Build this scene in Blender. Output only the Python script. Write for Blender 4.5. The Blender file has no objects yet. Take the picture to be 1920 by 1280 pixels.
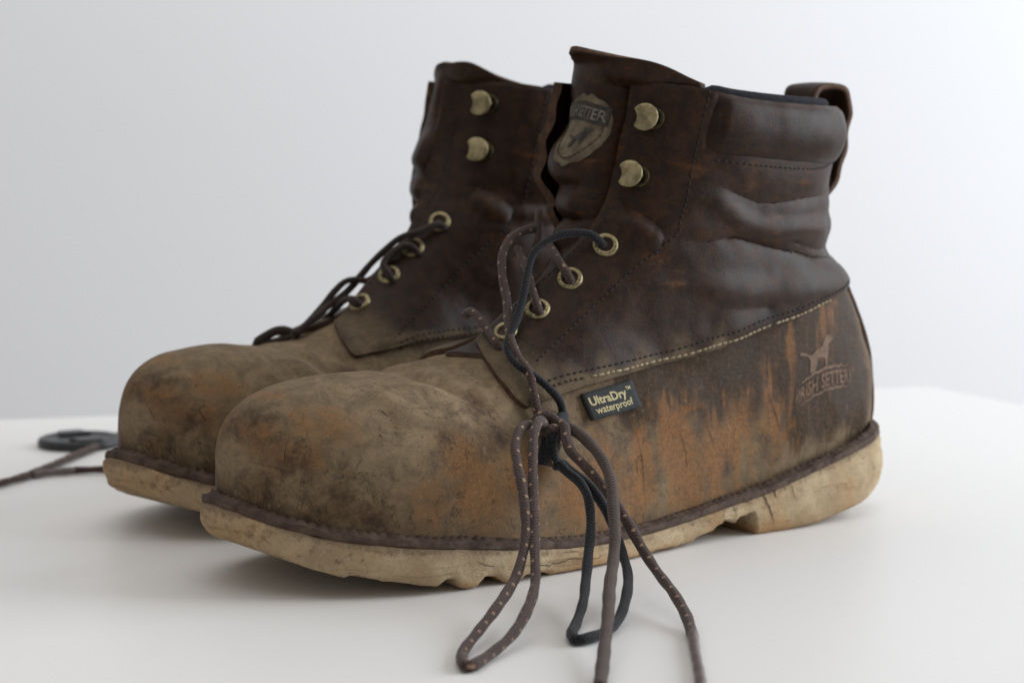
import bpy, bmesh, math, random, time
import numpy as np
from mathutils import Vector, Matrix
from mathutils.bvhtree import BVHTree
T0 = time.time()
scene = bpy.context.scene
COL = scene.collection

# ------------------------------------------------------------------ camera
cam_d = bpy.data.cameras.new("camera")
cam_d.sensor_width = 22.3; cam_d.lens = 50.0
cam_d.clip_start = 0.02; cam_d.clip_end = 60.0
cam_d.dof.use_dof = True; cam_d.dof.focus_distance = 0.90; cam_d.dof.aperture_fstop = 7.1
cam = bpy.data.objects.new("camera", cam_d); COL.objects.link(cam)
cam.location = (0, 0, 0.2); cam.rotation_euler = (math.radians(90 - 6.6), 0, 0)
scene.camera = cam

# ------------------------------------------------------------------ light
world = bpy.data.worlds.new("World"); scene.world = world; world.use_nodes = True
bg = world.node_tree.nodes["Background"]
bg.inputs[0].default_value = (0.88, 0.865, 0.85, 1); bg.inputs[1].default_value = 0.435

def area(name, loc, target, size, power, color):
    d = bpy.data.lights.new(name, 'AREA'); d.shape = 'RECTANGLE'
    d.size, d.size_y = size; d.energy = power; d.color = color
    o = bpy.data.objects.new(name, d); COL.objects.link(o)
    o.location = loc
    o.rotation_euler = (Vector(target) - Vector(loc)).to_track_quat('-Z', 'Y').to_euler()
    return o
area("window_light", (2.2, 1.45, 0.85), (0.2, 1.95, 0.2), (1.9, 2.0), 76, (0.87, 0.93, 1.0))
area("ceiling_bounce", (-0.1, 1.15, 2.0), (0.0, 1.1, 0.0), (3.0, 2.4), 16, (1.0, 0.975, 0.945))
scene.view_settings.view_transform = 'Standard'; scene.view_settings.look = 'None'
scene.view_settings.exposure = 0.0; scene.view_settings.gamma = 1.0
scene.view_settings.use_curve_mapping = False
# ------------------------------------------------------------------ helpers
def pchip(xs, ys):
    xs = np.asarray(xs, float); ys = np.asarray(ys, float)
    h = np.diff(xs); d = np.diff(ys) / h
    m = np.zeros_like(ys); m[0] = d[0]; m[-1] = d[-1]
    for i in range(1, len(xs) - 1):
        if d[i-1] * d[i] > 0:
            w1 = 2*h[i] + h[i-1]; w2 = h[i] + 2*h[i-1]
            m[i] = (w1 + w2) / (w1/d[i-1] + w2/d[i])
    def f(x):
        x = np.clip(np.asarray(x, float), xs[0], xs[-1])
        i = np.clip(np.searchsorted(xs, x) - 1, 0, len(xs) - 2)
        t = (x - xs[i]) / h[i]
        return ((2*t**3-3*t**2+1)*ys[i] + (t**3-2*t**2+t)*h[i]*m[i]
                + (-2*t**3+3*t**2)*ys[i+1] + (t**3-t**2)*h[i]*m[i+1])
    return f
def sstep(a, b, x):
    t = np.clip((x - a) / (b - a), 0, 1); return t*t*(3-2*t)
def smin(a, b, k):
    h = np.clip(0.5 + 0.5*(b-a)/k, 0, 1)
    return b*(1-h) + a*h - k*h*(1-h)

# boot-local frame: x from the back of the heel to the toe, +y the outer side, z up; metres
LEN = 0.300; SX = 1.11
WO = pchip([0, .02, .05, .10, .14, .18, .215, .245, .27, .30], [.031, .034, .0365, .0375, .042, .0495, .0535, .0525, .049, .043])
WI = pchip([0, .02, .05, .10, .14, .18, .215, .245, .27, .30], [.031, .034, .0350, .0330, .036, .0435, .0475, .0475, .046, .043])
def ends(x, grow=0.0):
    """closing factor of the plan outline at the heel and the toe"""
    b = np.clip(1 - x/0.034, 0, 1); f = np.clip((x - 0.232)/(LEN - 0.232), 0, 1)
    return np.clip(1 - b**2.3, 0, 1)**(1/2.3) * np.clip(1 - f**2.35, 0, 1)**(1/2.1)
ZB = pchip([-.01, 0, .0235, .05, .0785, .1066, .131, .147, .165, .182, .2055, .2288, .248, .2627, .2758, .286, .294, .299, .304, .315], [.0415, .0405, .0362, .0294, .0219, .0171, .0140, .0128, .0127, .0136, .0164, .0197, .0223, .0247, .0272, .0305, .0340, .0372, .040, .042])   # welt top
ZT = pchip([.06, .10, .12, .14, .16, .18, .20, .22, .24, .26, .275, .287, .295, .30],
           [.160, .155, .149, .139, .122, .1025, .0865, .0815, .0805, .0795, .0770, .0725, .065, .047])
XB = pchip([0.02, .045, .06, .08, .10, .112, .120, .130, .140, .150, .16, .175, .20], [-.002, -.0055, -.0062, -.001, .0085, .0175, .0255, .0270, .0280, .0285, .0270, .0235, .022])
XF = pchip([0.02, .06, .10, .12, .14, .155, .17, .185, .20], [.145, .150, .153, .148, .140, .136, .132, .129, .127])
BW = pchip([0.02, .045, .07, .10, .12, .14, .16, .18, .20], [.035, .0365, .036, .035, .035, .0365, .0385, .0395, .040])

def foot_f(X, Y, Z):
    X0 = X; X = np.maximum(X, .06)
    W = np.where(Y > 0, WO(X), WI(X)) * ends(X)
    W = np.maximum(W - .004*sstep(.11, .07, X), 1e-4)
    zb = ZB(X); zt = ZT(X); H = np.maximum(zt - zb, 1e-3)
    zz = (Z - zb) / H
    bulge = 1 + 0.035*np.sin(np.clip(zz, 0, 1)*np.pi) - 0.02*np.clip(-zz, 0, 1)
    yy = np.abs(Y) / (W*bulge)
    p = 2.0 + 1.0*sstep(.17, .24, X); q = 2.0 + .9*sstep(.17, .24, X)
    r = np.power(np.power(yy, p) + np.power(np.maximum(zz, 0), q), 1/np.sqrt(p*q))
    r = np.maximum(r, 1 + (X - .2998)*12)
    r = np.maximum(r, 1 + (.060 - X0)*12)
    return r - 1
def shaft_f(X, Y, Z):
    xb = XB(Z); xf = XF(Z); c = .5*(xb+xf); a = .5*(xf-xb); b = BW(Z)
    u = (X - c)/a; v = Y/b
    p = 2.25
    r = np.power(np.power(np.abs(u), p) + np.power(np.abs(v), p), 1/p)
    return r - 1

def surface_nets(F, org, h):
    n = np.array(F.shape); S = F < 0
    # cells
    c = np.zeros(tuple(n-1), np.int8)
    for dx in (0, 1):
        for dy in (0, 1):
            for dz in (0, 1):
                c += S[dx:n[0]-1+dx, dy:n[1]-1+dy, dz:n[2]-1+dz]
    cells = np.argwhere((c > 0) & (c < 8))
    idx = -np.ones(tuple(n-1), np.int32); idx[tuple(cells.T)] = np.arange(len(cells))
    acc = np.zeros((len(cells), 3)); cnt = np.zeros(len(cells))
    for ax in range(3):
        for a in (0, 1):
            for b in (0, 1):
                o = np.zeros(3, int); o[(ax+1) % 3] = a; o[(ax+2) % 3] = b
                p0 = cells + o; e = np.zeros(3, int); e[ax] = 1; p1 = p0 + e
                f0 = F[tuple(p0.T)]; f1 = F[tuple(p1.T)]
                m = (f0 < 0) != (f1 < 0)
                t = np.where(m, f0/np.where(m, f0-f1, 1), 0)
                pt = p0 + t[:, None]*e
                acc[m] += pt[m]; cnt[m] += 1
    V = acc/cnt[:, None]*h + org
    quads = []
    for ax in range(3):
        u, v = (ax+1) % 3, (ax+2) % 3
        sl0 = [slice(None)]*3; sl1 = [slice(None)]*3
        sl0[ax] = slice(0, -1); sl1[ax] = slice(1, None)
        for s in (sl0, sl1):
            s[u] = slice(1, -1); s[v] = slice(1, -1)
        A = S[tuple(sl0)]; B = S[tuple(sl1)]
        for flip in (False, True):
            m = (A & ~B) if not flip else (~A & B)
            e = np.argwhere(m); off = np.zeros(3, int); off[u] = 1; off[v] = 1
            e = e + off
            eu = np.zeros(3, int); eu[u] = 1; ev = np.zeros(3, int); ev[v] = 1
            q = [idx[tuple((e-eu-ev).T)], idx[tuple((e-ev).T)], idx[tuple(e.T)], idx[tuple((e-eu).T)]]
            q = np.stack(q, 1)
            if flip: q = q[:, ::-1]
            quads.append(q)
    return V, np.concatenate(quads)

def sample(F, org, h, P):
    g = (P - org)/h; n = np.array(F.shape)
    i = np.clip(np.floor(g).astype(int), 0, n-2); t = g - i
    out = 0
    for dx in (0, 1):
        for dy in (0, 1):
            for dz in (0, 1):
                w = (t[:, 0] if dx else 1-t[:, 0])*(t[:, 1] if dy else 1-t[:, 1])*(t[:, 2] if dz else 1-t[:, 2])
                out = out + w*F[i[:, 0]+dx, i[:, 1]+dy, i[:, 2]+dz]
    return out

def tri_normals(V, T):
    n = np.cross(V[T[:, 1]]-V[T[:, 0]], V[T[:, 2]]-V[T[:, 0]])
    N = np.zeros_like(V)
    for k in range(3): np.add.at(N, T[:, k], n)
    return N/np.maximum(np.linalg.norm(N, axis=1, keepdims=True), 1e-12)

def body_mesh(h=0.0016, zmax=0.204):
    xs = np.arange(-.016, .350, h); ys = np.arange(-.066, .0665, h); zs = np.arange(.004, zmax, h)
    X, Y, Z = np.meshgrid(xs, ys, zs, indexing='ij')
    org = np.array([xs[0], ys[0], zs[0]])
    def dist(f):
        g = np.gradient(f, h); m = np.sqrt(g[0]**2+g[1]**2+g[2]**2)
        return np.clip(f/np.maximum(m, 4.0), -.05, .05)
    a = dist(foot_f(X/SX, Y, Z)); b = dist(shaft_f(X/SX, Y, Z))
    # the shaft runs out towards the sole inside the foot
    F = smin(a, b, .003 + .019*sstep(.065, .11, Z)*sstep(.07, .11, X))
    F = np.maximum(F, np.maximum(-(Z-.007), Z-(zmax-.004)))
    V, Q = surface_nets(F, org, h)
    T = np.concatenate([Q[:, [0, 1, 2]], Q[:, [0, 2, 3]]])
    for it in range(6):
        # umbrella smoothing, then back on to the surface
        S = np.zeros_like(V); c = np.zeros(len(V))
        for k in range(4):
            i, j = Q[:, k], Q[:, (k+1) % 4]
            np.add.at(S, i, V[j]); np.add.at(c, i, 1)
            np.add.at(S, j, V[i]); np.add.at(c, j, 1)
        V = V + .6*(S/c[:, None]-V)
        if it in (1, 3):
            N = tri_normals(V, T); d = sample(F, org, h, V)
            V = V - N*np.clip(d, -.001, .001)[:, None]*.8
    return V, T

def new_mesh(name, V, T, mat=None, smooth=True):
    me = bpy.data.meshes.new(name)
    me.from_pydata(np.asarray(V).tolist(), [], np.asarray(T).tolist() if not isinstance(T, list) else T)
    if smooth: me.polygons.foreach_set("use_smooth", [True]*len(me.polygons))
    if mat: me.materials.append(mat)
    me.update(); return me
def link(name, me, parent=None):
    o = bpy.data.objects.new(name, me); COL.objects.link(o)
    if parent: o.parent = parent
    return o
# ------------------------------------------------------------------ materials
class NT:
    def __init__(s, name):
        s.m = bpy.data.materials.new(name); s.m.use_nodes = True
        s.t = s.m.node_tree; s.p = s.t.nodes["Principled BSDF"]
    def n(s, typ, props=None, **ins):
        nd = s.t.nodes.new(typ)
        for k, v in (props or {}).items(): setattr(nd, k, v)
        for k, v in ins.items(): s.put(nd.inputs[int(k[1:])] if k[0] == 'i' and k[1:].isdigit() else nd.inputs[k], v)
        return nd
    def put(s, sock, v):
        if hasattr(v, 'links'): s.t.links.new(v, sock)
        elif isinstance(v, tuple) and len(v) == 3 and sock.type == 'RGBA': sock.default_value = (*v, 1)
        else: sock.default_value = v
    def math(s, op, a, b=0.0, clamp=False):
        return s.n('ShaderNodeMath', dict(operation=op, use_clamp=clamp), i0=a, i1=b).outputs[0]
    def step(s, v, a, b):
        nd = s.n('ShaderNodeMapRange', dict(interpolation_type='SMOOTHSTEP'), i0=v, i1=a, i2=b, i3=0.0, i4=1.0)
        return nd.outputs[0]
    def mix(s, f, a, b):
        nd = s.n('ShaderNodeMix', dict(data_type='RGBA')); s.put(nd.inputs[0], f); s.put(nd.inputs[6], a); s.put(nd.inputs[7], b)
        return nd.outputs[2]
    def coord(s, scale=(1, 1, 1)):
        c = s.n('ShaderNodeTexCoord').outputs['Object']
        return s.n('ShaderNodeMapping', i0=c, i3=scale).outputs[0]
    def noise(s, scale, detail=4.0, rough=.55, vec=None, dist=0.0):
        nd = s.n('ShaderNodeTexNoise', Scale=scale, Detail=detail, Roughness=rough, Distortion=dist)
        s.put(nd.inputs['Vector'], vec if vec is not None else s.coord()); return nd.outputs[0]
    def bump(s, h, dist, strength=1.0, normal=None):
        nd = s.n('ShaderNodeBump', Height=h, Distance=dist, Strength=strength)
        if normal is not None: s.put(nd.inputs['Normal'], normal)
        return nd.outputs[0]
    def out(s, color=None, rough=None, normal=None, **kw):
        if color is not None: s.put(s.p.inputs['Base Color'], color)
        if rough is not None: s.put(s.p.inputs['Roughness'], rough)
        if normal is not None: s.put(s.p.inputs['Normal'], normal)
        for k, v in kw.items(): s.put(s.p.inputs[k.replace('_', ' ')], v)
        return s.m

def leather(name, dark, dark2, orange, dust, rough_dark=.40, spec=.45, bs=1.0, upright=True):
    m = NT(name)
    at = m.n('ShaderNodeVertexColor', dict(layer_name='wear')).outputs[0]
    sep = m.n('ShaderNodeSeparateColor', i0=at)
    R, G, B = sep.outputs[0], sep.outputs[1], sep.outputs[2]
    ox = m.n('ShaderNodeSeparateXYZ', i0=m.n('ShaderNodeTexCoord').outputs['Object']).outputs[0]
    back = m.step(ox, .215, .165)          # upright streaks only along the heel half
    mul = lambda a, b: m.math('MULTIPLY', a, b)
    add = lambda *a: a[0] if len(a) == 1 else m.math('ADD', a[0], add(*a[1:]))
    cen = lambda v, k: mul(m.math('SUBTRACT', v, .5), k)
    big = m.noise(42, 10, .70); mid = m.noise(150, 9, .72, dist=.3); fine = m.noise(620, 5, .7); grit = m.noise(1500, 3, .6)
    blot = m.noise(75, 10, .72, vec=m.coord((1.0, 1.0, 1.3)), dist=.8)
    streak = m.noise(190, 6, .66, vec=m.coord((1.0, 1.0, .15) if upright else (.3, .3, 1.2)), dist=.5)
    scr = m.noise(150, 8, .72, vec=m.coord((.45, .45, 1.9)), dist=1.6)
    line = m.noise(62, 5, .6, vec=m.coord((1.4, 1.4, .7)), dist=1.2)
    k = .35 + .65*(bs > .5)
    d_mask = m.step(add(R, cen(big, 1.5*k), cen(mid, .9*k)), .12, .82)
    o_mask = m.step(add(G, cen(blot, 1.5*(.55+.45*bs)), cen(mid, .7), mul(cen(streak, 2.3), back)), .22, .90)
    b_mask = m.step(add(B, cen(blot, .9), cen(mid, .4), mul(cen(streak, 1.1), back)), .24, .58)
    base = m.mix(m.step(mid, .36, .66), dark, dark2)
    c = m.mix(mul(d_mask, .92), base, m.mix(m.step(blot, .36, .66), tuple(v*.66 for v in dust), tuple(v*1.12 for v in dust)))
    c = m.mix(mul(b_mask, .90), c, m.mix(m.step(fine, .4, .7), tuple(v*.50 for v in dark), tuple(v*.95 for v in dark)))
    c = m.mix(mul(o_mask, .68), c, m.mix(m.step(fine, .36, .64), tuple(v*1.1 for v in orange), tuple(v*.55 for v in orange)))
    # rubbed lines, pale scuffs, dark pits and hairline cracks
    c = m.mix(mul(m.step(scr, .60, .68), add(mul(d_mask, .30), .16)), c, tuple(v*.85 for v in orange))
    c = m.mix(mul(m.step(m.noise(210, 7, .74, vec=m.coord((1.5, 1.5, .6)), dist=1.0), .61, .68), mul(add(R, .05), .75)), c, tuple(min(1, v*1.55) for v in dust))
    c = m.mix(mul(m.step(fine, .57, .70), add(mul(d_mask, .34), .05)), c, tuple(min(1, v*1.3) for v in dust))
    c = m.mix(mul(m.step(fine, .43, .32), .55), c, tuple(v*.5 for v in dark))
    hair = mul(m.step(m.math('ABSOLUTE', m.math('SUBTRACT', line, .5)), .010, .002), m.math('MULTIPLY', m.step(big, .50, .58), 1.0 if bs > .5 else .15))
    c = m.mix(mul(hair, .55), c, tuple(v*.40 for v in dark))
    r = add(rough_dark, mul(d_mask, .34), cen(mid, .30))
    vor = m.n('ShaderNodeTexVoronoi', dict(feature='DISTANCE_TO_EDGE'), Scale=620.0)
    m.put(vor.inputs['Vector'], m.coord())
    grain = m.step(vor.outputs[0], .0, .12)
    nrm = m.bump(grain, .00007, .35)
    nrm = m.bump(grit, .00010, .5, nrm)
    nrm = m.bump(fine, .00022, .6*bs, nrm)
    nrm = m.bump(mid, .0008, .50*bs, nrm)
    nrm = m.bump(scr, .0009, .45*bs*bs, nrm)
    nrm = m.bump(hair, -.0004, .6, nrm)
    return m.out(c, r, nrm, Specular_IOR_Level=spec)

def simple(name, col, col2, scale, rough, bumpd=.0003, spec=.4, metal=0.0, bscale=None):
    m = NT(name)
    f = m.noise(scale, 5, .65)
    c = m.mix(m.step(f, .32, .68), col, col2)
    nrm = m.bump(m.noise(bscale or scale*3, 4, .6), bumpd, .7)
    return m.out(c, rough, nrm, Specular_IOR_Level=spec, Metallic=metal)

def m_outsole():
    m = NT("worn_cream_rubber")
    mul = lambda a, b: m.math('MULTIPLY', a, b)
    lay = m.noise(75, 8, .70, vec=m.coord((.22, .22, 2.6)), dist=.5)
    blot = m.noise(60, 9, .70); fine = m.noise(700, 5, .7); pit = m.noise(240, 8, .74)
    at = m.n('ShaderNodeVertexColor', dict(layer_name='wear')).outputs[0]
    sep = m.n('ShaderNodeSeparateColor', i0=at)
    c = m.mix(m.step(blot, .36, .64), (.39, .28, .165), (.54, .425, .275))
    c = m.mix(mul(m.step(m.math('ADD', sep.outputs[1], mul(m.math('SUBTRACT', blot, .5), 1.9)), .30, .75), .75), c, (.40, .225, .095))
    c = m.mix(mul(m.step(m.math('ADD', sep.outputs[0], mul(m.math('SUBTRACT', pit, .5), 1.7)), .28, .72), .75), c, (.165, .115, .078))
    c = m.mix(mul(m.step(lay, .54, .66), .55), c, (.25, .155, .085))
    c = m.mix(mul(m.step(pit, .57, .66), .65), c, (.20, .125, .07))
    c = m.mix(mul(m.step(fine, .56, .70), .40), c, (.60, .50, .36))
    nrm = m.bump(lay, .0018, .6); nrm = m.bump(pit, .0014, .8, nrm); nrm = m.bump(fine, .0004, .9, nrm)
    return m.out(c, .88, nrm, Specular_IOR_Level=.15)

def m_lace(name, c1, c2, fleck=None):
    m = NT(name)
    uv = m.n('ShaderNodeUVMap', dict(uv_map='UVMap')).outputs[0]
    s = m.n('ShaderNodeSeparateXYZ', i0=uv); U, V = s.outputs[0], s.outputs[1]
    a = m.math('SINE', m.math('ADD', m.math('MULTIPLY', U, 6.283/.0016), m.math('MULTIPLY', V, 6.283*4)))
    b = m.math('SINE', m.math('SUBTRACT', m.math('MULTIPLY', U, 6.283/.0016), m.math('MULTIPLY', V, 6.283*4)))
    w = m.math('MAXIMUM', a, b)
    nz = m.noise(800, 4, .7)
    c = m.mix(m.step(m.math('ADD', m.math('ADD', m.math('MULTIPLY', w, .16), nz), m.math('MULTIPLY', m.noise(90, 5, .7), .5)), .45, 1.05), c1, c2)
    if fleck:
        row = m.math('MULTIPLY', V, 3.0)
        uu = m.math('ADD', m.math('ADD', m.math('DIVIDE', U, .0078), m.math('MULTIPLY', m.math('FLOOR', row), .37)), m.math('MULTIPLY', m.noise(60, 2, .5), .35))
        fu = m.math('ABSOLUTE', m.math('SUBTRACT', m.math('FRACT', uu), .5))
        fv = m.math('ABSOLUTE', m.math('SUBTRACT', m.math('FRACT', row), .5))
        d = m.math('ADD', m.math('POWER', m.math('DIVIDE', fu, .105), 2.0), m.math('POWER', m.math('DIVIDE', fv, .20), 2.0))
        c = m.mix(m.math('MULTIPLY', m.step(d, 1.1, .6), .85), c, fleck)
    nrm = m.bump(w, .00014, .7); nrm = m.bump(nz, .0005, .7, nrm)
    return m.out(c, .85, nrm, Specular_IOR_Level=.2, Sheen_Weight=.15)

M = {}
M['vamp'] = leather("dusty_boot_leather", (.066, .040, .024), (.140, .086, .044), (.29, .132, .048), (.232, .170, .104), .60, .16)
M['upper'] = leather("oiled_dark_leather", (.0165, .0077, .0046), (.040, .0172, .0080), (.135, .054, .018), (.165, .118, .072), .44, .17, .40, False)
M['edge'] = simple("raw_leather_edge", (.105, .052, .025), (.045, .023, .013), 300, .75)
M['lining'] = simple("black_knit_lining", (.012, .012, .016), (.026, .026, .032), 420, .9, .0018, .2)
M['welt'] = simple("dark_welt_leather", (.048, .027, .020), (.105, .070, .050), 120, .8, .0007, .3)
M['outsole'] = m_outsole()
M['brass'] = simple("aged_brass", (.40, .33, .18), (.17, .135, .075), 200, .42, .00008, .5, .75)
M['brass_dark'] = simple("dark_brass", (.07, .055, .03), (.03, .024, .014), 600, .45, .0001, .5, 1.0)
M['hole'] = simple("dark_hole", (.004, .004, .005), (.008, .007, .008), 600, .9)
M['thread_dark'] = simple("dark_thread", (.012, .009, .008), (.022, .016, .012), 900, .8)
M['thread_pale'] = simple("pale_thread", (.40, .33, .215), (.20, .15, .095), 200, .85)
M['thread_mid'] = simple("brown_thread", (.10, .065, .04), (.05, .032, .022), 400, .85)
M['lace'] = m_lace("brown_flecked_lace", (.034, .020, .017), (.075, .048, .041), (.33, .21, .13))
M['lace_dull'] = m_lace("plain_brown_lace", (.038, .025, .020), (.075, .050, .040))
M['lace_silhouette'] = m_lace("silhouetted_brown_lace", (.018, .012, .010), (.045, .030, .025))  # silhouette darkness of the rear lacing against the wall, put into its colour
M['black_lace'] = m_lace("black_lace", (.006, .006, .008), (.016, .016, .019))
M['aglet'] = simple("grey_brown_plastic", (.10, .075, .075), (.16, .125, .125), 300, .4)
M['tag'] = simple("dark_green_woven_tag", (.013, .015, .015), (.022, .024, .024), 1200, .8, .0001)
M['tag_text'] = simple("gold_print", (.50, .42, .22), (.38, .32, .17), 900, .7, .0001)
M['badge'] = simple("tan_felt", (.18, .142, .090), (.085, .064, .042), 160, .9, .0004)
M['badge_dark'] = simple("charcoal_felt", (.030, .027, .025), (.060, .053, .046), 400, .9, .0003)
M['badge_text'] = simple("grey_lettering", (.20, .17, .14), (.12, .10, .085), 600, .9, .0002)
M['emblem'] = simple("pressed_leather_mark", (.19, .115, .070), (.105, .062, .040), 330, .7, .0002, .3)
M['crack'] = simple("dark_crack", (.022, .010, .006), (.050, .022, .010), 500, .9)
M['sole_crack'] = simple("sole_crack", (.065, .045, .028), (.16, .11, .065), 500, .9)
M['black_plastic'] = simple("black_plastic", (.010, .011, .014), (.014, .015, .018), 300, .42, .0001, .5)

def m_plain(name, col, rough, spec=.3, bump=.0, scale=400):
    m = NT(name); f = m.noise(3.0, 3, .5)
    c = m.mix(f, col, tuple(v*.97 for v in col))
    nrm = m.bump(m.noise(scale, 3, .5), bump, .3) if bump else None
    return m.out(c, rough, nrm, Specular_IOR_Level=spec)
M['table'] = m_plain("white_laminate", (.80, .785, .765), .42, .35, .00015, 500)
M['wall'] = m_plain("white_wall_paint", (.82, .82, .825), .85, .2, .0004, 260)
M['floor'] = m_plain("brown_floor", (.16, .11, .075), .5)
# ------------------------------------------------------------------ numeric helpers
def vnoise(P, scale, seed=0):
    p = np.asarray(P)*scale; i = np.floor(p).astype(np.int64); f = p - i; f = f*f*(3-2*f)
    def h(a, b, c):
        n = (a*374761393 + b*668265263 + c*1274126177 + seed*974711) & 0xffffffff
        n = ((n ^ (n >> 13))*1274126177) & 0xffffffff
        return ((n ^ (n >> 16)) & 0xffff)/65535.0
    o = 0
    for a in (0, 1):
        for b in (0, 1):
            for c in (0, 1):
                w = (f[:, 0] if a else 1-f[:, 0])*(f[:, 1] if b else 1-f[:, 1])*(f[:, 2] if c else 1-f[:, 2])
                o = o + w*h(i[:, 0]+a, i[:, 1]+b, i[:, 2]+c)
    return o*2-1
def fbm(P, scale, oct=3, seed=0):
    return sum(vnoise(P, scale*2**k, seed+k*7)*.5**k for k in range(oct))
def seg_dist(P, poly):
    """distance to a 3D polyline and the parameter 0..1 along it"""
    poly = np.asarray(poly, float); best = np.full(len(P), 1e9); par = np.zeros(len(P))
    L = np.r_[0, np.cumsum(np.linalg.norm(np.diff(poly, axis=0), axis=1))]
    for k in range(len(poly)-1):
        a, b = poly[k], poly[k+1]; ab = b-a
        t = np.clip(((P-a)@ab)/(ab@ab), 0, 1)
        d = np.linalg.norm(P-a-t[:, None]*ab, axis=1)
        m = d < best; best[m] = d[m]; par[m] = (L[k]+t[m]*(L[k+1]-L[k]))/L[-1]
    return best, par
def spline(pts, n=None, step=None):
    """Catmull-Rom through the points, resampled evenly"""
    p = np.asarray(pts, float)
    q = np.vstack([2*p[0]-p[1], p, 2*p[-1]-p[-2]]); out = []
    for k in range(1, len(q)-2):
        t = np.linspace(0, 1, 16, endpoint=False)[:, None]
        a, b, c, d = q[k-1], q[k], q[k+1], q[k+2]
        out.append(.5*((2*b)+(c-a)*t+(2*a-5*b+4*c-d)*t*t+(3*b-a-3*c+d)*t**3))
    out = np.vstack(out+[p[-1:]])
    L = np.r_[0, np.cumsum(np.linalg.norm(np.diff(out, axis=0), axis=1))]
    if n is None: n = max(2, int(L[-1]/step)+1)
    s = np.linspace(0, L[-1], n)
    return np.stack([np.interp(s, L, out[:, k]) for k in range(out.shape[1])], 1)

def clip(V, T, s, attrs):
    """keep s > 0; returns verts, tris, attribute list, cut edges"""
    s = np.where(np.abs(s) < 1e-9, 1e-9, s); ins = s > 0
    cnt = ins[T].sum(1)
    newV = [V]; newA = [[a] for a in attrs]; tris = [T[cnt == 3]]; key = {}; nv = len(V); addi = []; addj = []; addt = []
    cut = []
    def mid(i, j):
        nonlocal nv
        k = (i, j) if i < j else (j, i)
        if k not in key:
            key[k] = nv; nv += 1; a, b = k
            addi.append(a); addj.append(b); addt.append(s[a]/(s[a]-s[b]))
        return key[k]
    extra = []
    for tri in T[(cnt == 1) | (cnt == 2)].tolist():
        fl = [ins[v] for v in tri]
        if sum(fl) == 1:
            k = fl.index(True); a, b, c = tri[k], tri[(k+1) % 3], tri[(k+2) % 3]
            p, q = mid(a, b), mid(a, c); extra.append((a, p, q)); cut.append((p, q))
        else:
            k = fl.index(False); a, b, c = tri[k], tri[(k+1) % 3], tri[(k+2) % 3]
            p, q = mid(a, b), mid(a, c); extra += [(p, b, c), (p, c, q)]; cut.append((q, p))
    if addi:
        i, j, t = np.array(addi), np.array(addj), np.array(addt)[:, None]
        lerp = lambda A: A[i]*(1-t)+A[j]*t
        V2 = np.vstack([V, lerp(V)]); A2 = [np.vstack([a, lerp(a)]) for a in attrs]
    else: V2, A2 = V, list(attrs)
    T2 = np.vstack([tris[0]] + ([np.array(extra)] if extra else []))
    used = np.unique(T2); mp = -np.ones(len(V2), int); mp[used] = np.arange(len(used))
    cut = np.array([c for c in cut if c[0] != c[1]], int).reshape(-1, 2)
    cut = mp[cut]; cut = cut[(cut >= 0).all(1)]
    return V2[used], mp[T2], [a[used] for a in A2], cut

def tube_arrays(path, r, sides=12, caps=True, flat=1.0):
    p = np.asarray(path, float); n = len(p); r = np.broadcast_to(np.asarray(r, float), (n,))
    t = np.gradient(p, axis=0); t /= np.maximum(np.linalg.norm(t, axis=1, keepdims=True), 1e-9)
    u = np.cross(t[0], [0, 0, 1.0]); u = u if np.linalg.norm(u) > .1 else np.cross(t[0], [0, 1.0, 0]); u /= np.linalg.norm(u)
    V = []; L = np.r_[0, np.cumsum(np.linalg.norm(np.diff(p, axis=0), axis=1))]; UV = []
    a = np.linspace(0, 2*np.pi, sides, endpoint=False)
    for i in range(n):
        u = u - t[i]*(u@t[i]); u /= np.linalg.norm(u); w = np.cross(t[i], u)
        V.append(p[i]+r[i]*(np.cos(a)[:, None]*u+np.sin(a)[:, None]*w*flat))
    F = []; FU = []
    for i in range(n-1):
        for k in range(sides):
            k2 = (k+1) % sides
            F.append((i*sides+k, i*sides+k2, (i+1)*sides+k2, (i+1)*sides+k))
            FU.append(((L[i], k/sides), (L[i], (k+1)/sides), (L[i+1], (k+1)/sides), (L[i+1], k/sides)))
    if caps:
        F.append(tuple(range(sides))[::-1]); FU.append(tuple((0, 0) for _ in range(sides)))
        F.append(tuple(range((n-1)*sides, n*sides))); FU.append(tuple((0, 0) for _ in range(sides)))
    return np.vstack(V), F, FU
def grid_solid(G, th):
    """a sheet of grid points given thickness th towards its back"""
    n, m = G.shape[:2]
    du = np.gradient(G, axis=0); dv = np.gradient(G, axis=1); N = np.cross(du, dv)
    N /= np.maximum(np.linalg.norm(N, axis=2, keepdims=True), 1e-9)
    th = np.broadcast_to(np.asarray(th, float), (n, m))[..., None]
    A = G.reshape(-1, 3); B = (G-N*th).reshape(-1, 3); K = n*m; F = []
    for i in range(n-1):
        for j in range(m-1):
            a, b, c, d = i*m+j, (i+1)*m+j, (i+1)*m+j+1, i*m+j+1
            F.append((a, b, c, d)); F.append((K+a, K+d, K+c, K+b))
    rim = [(0, j) for j in range(m)] + [(i, m-1) for i in range(1, n)] + [(n-1, j) for j in range(m-2, -1, -1)] + [(i, 0) for i in range(n-2, 0, -1)]
    rim = [i*m+j for i, j in rim]
    nf = len(F)
    for k in range(len(rim)):
        a, b = rim[k], rim[(k+1) % len(rim)]
        F.append((a, b, K+b, K+a))
    return np.vstack([A, B]), F, nf

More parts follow.
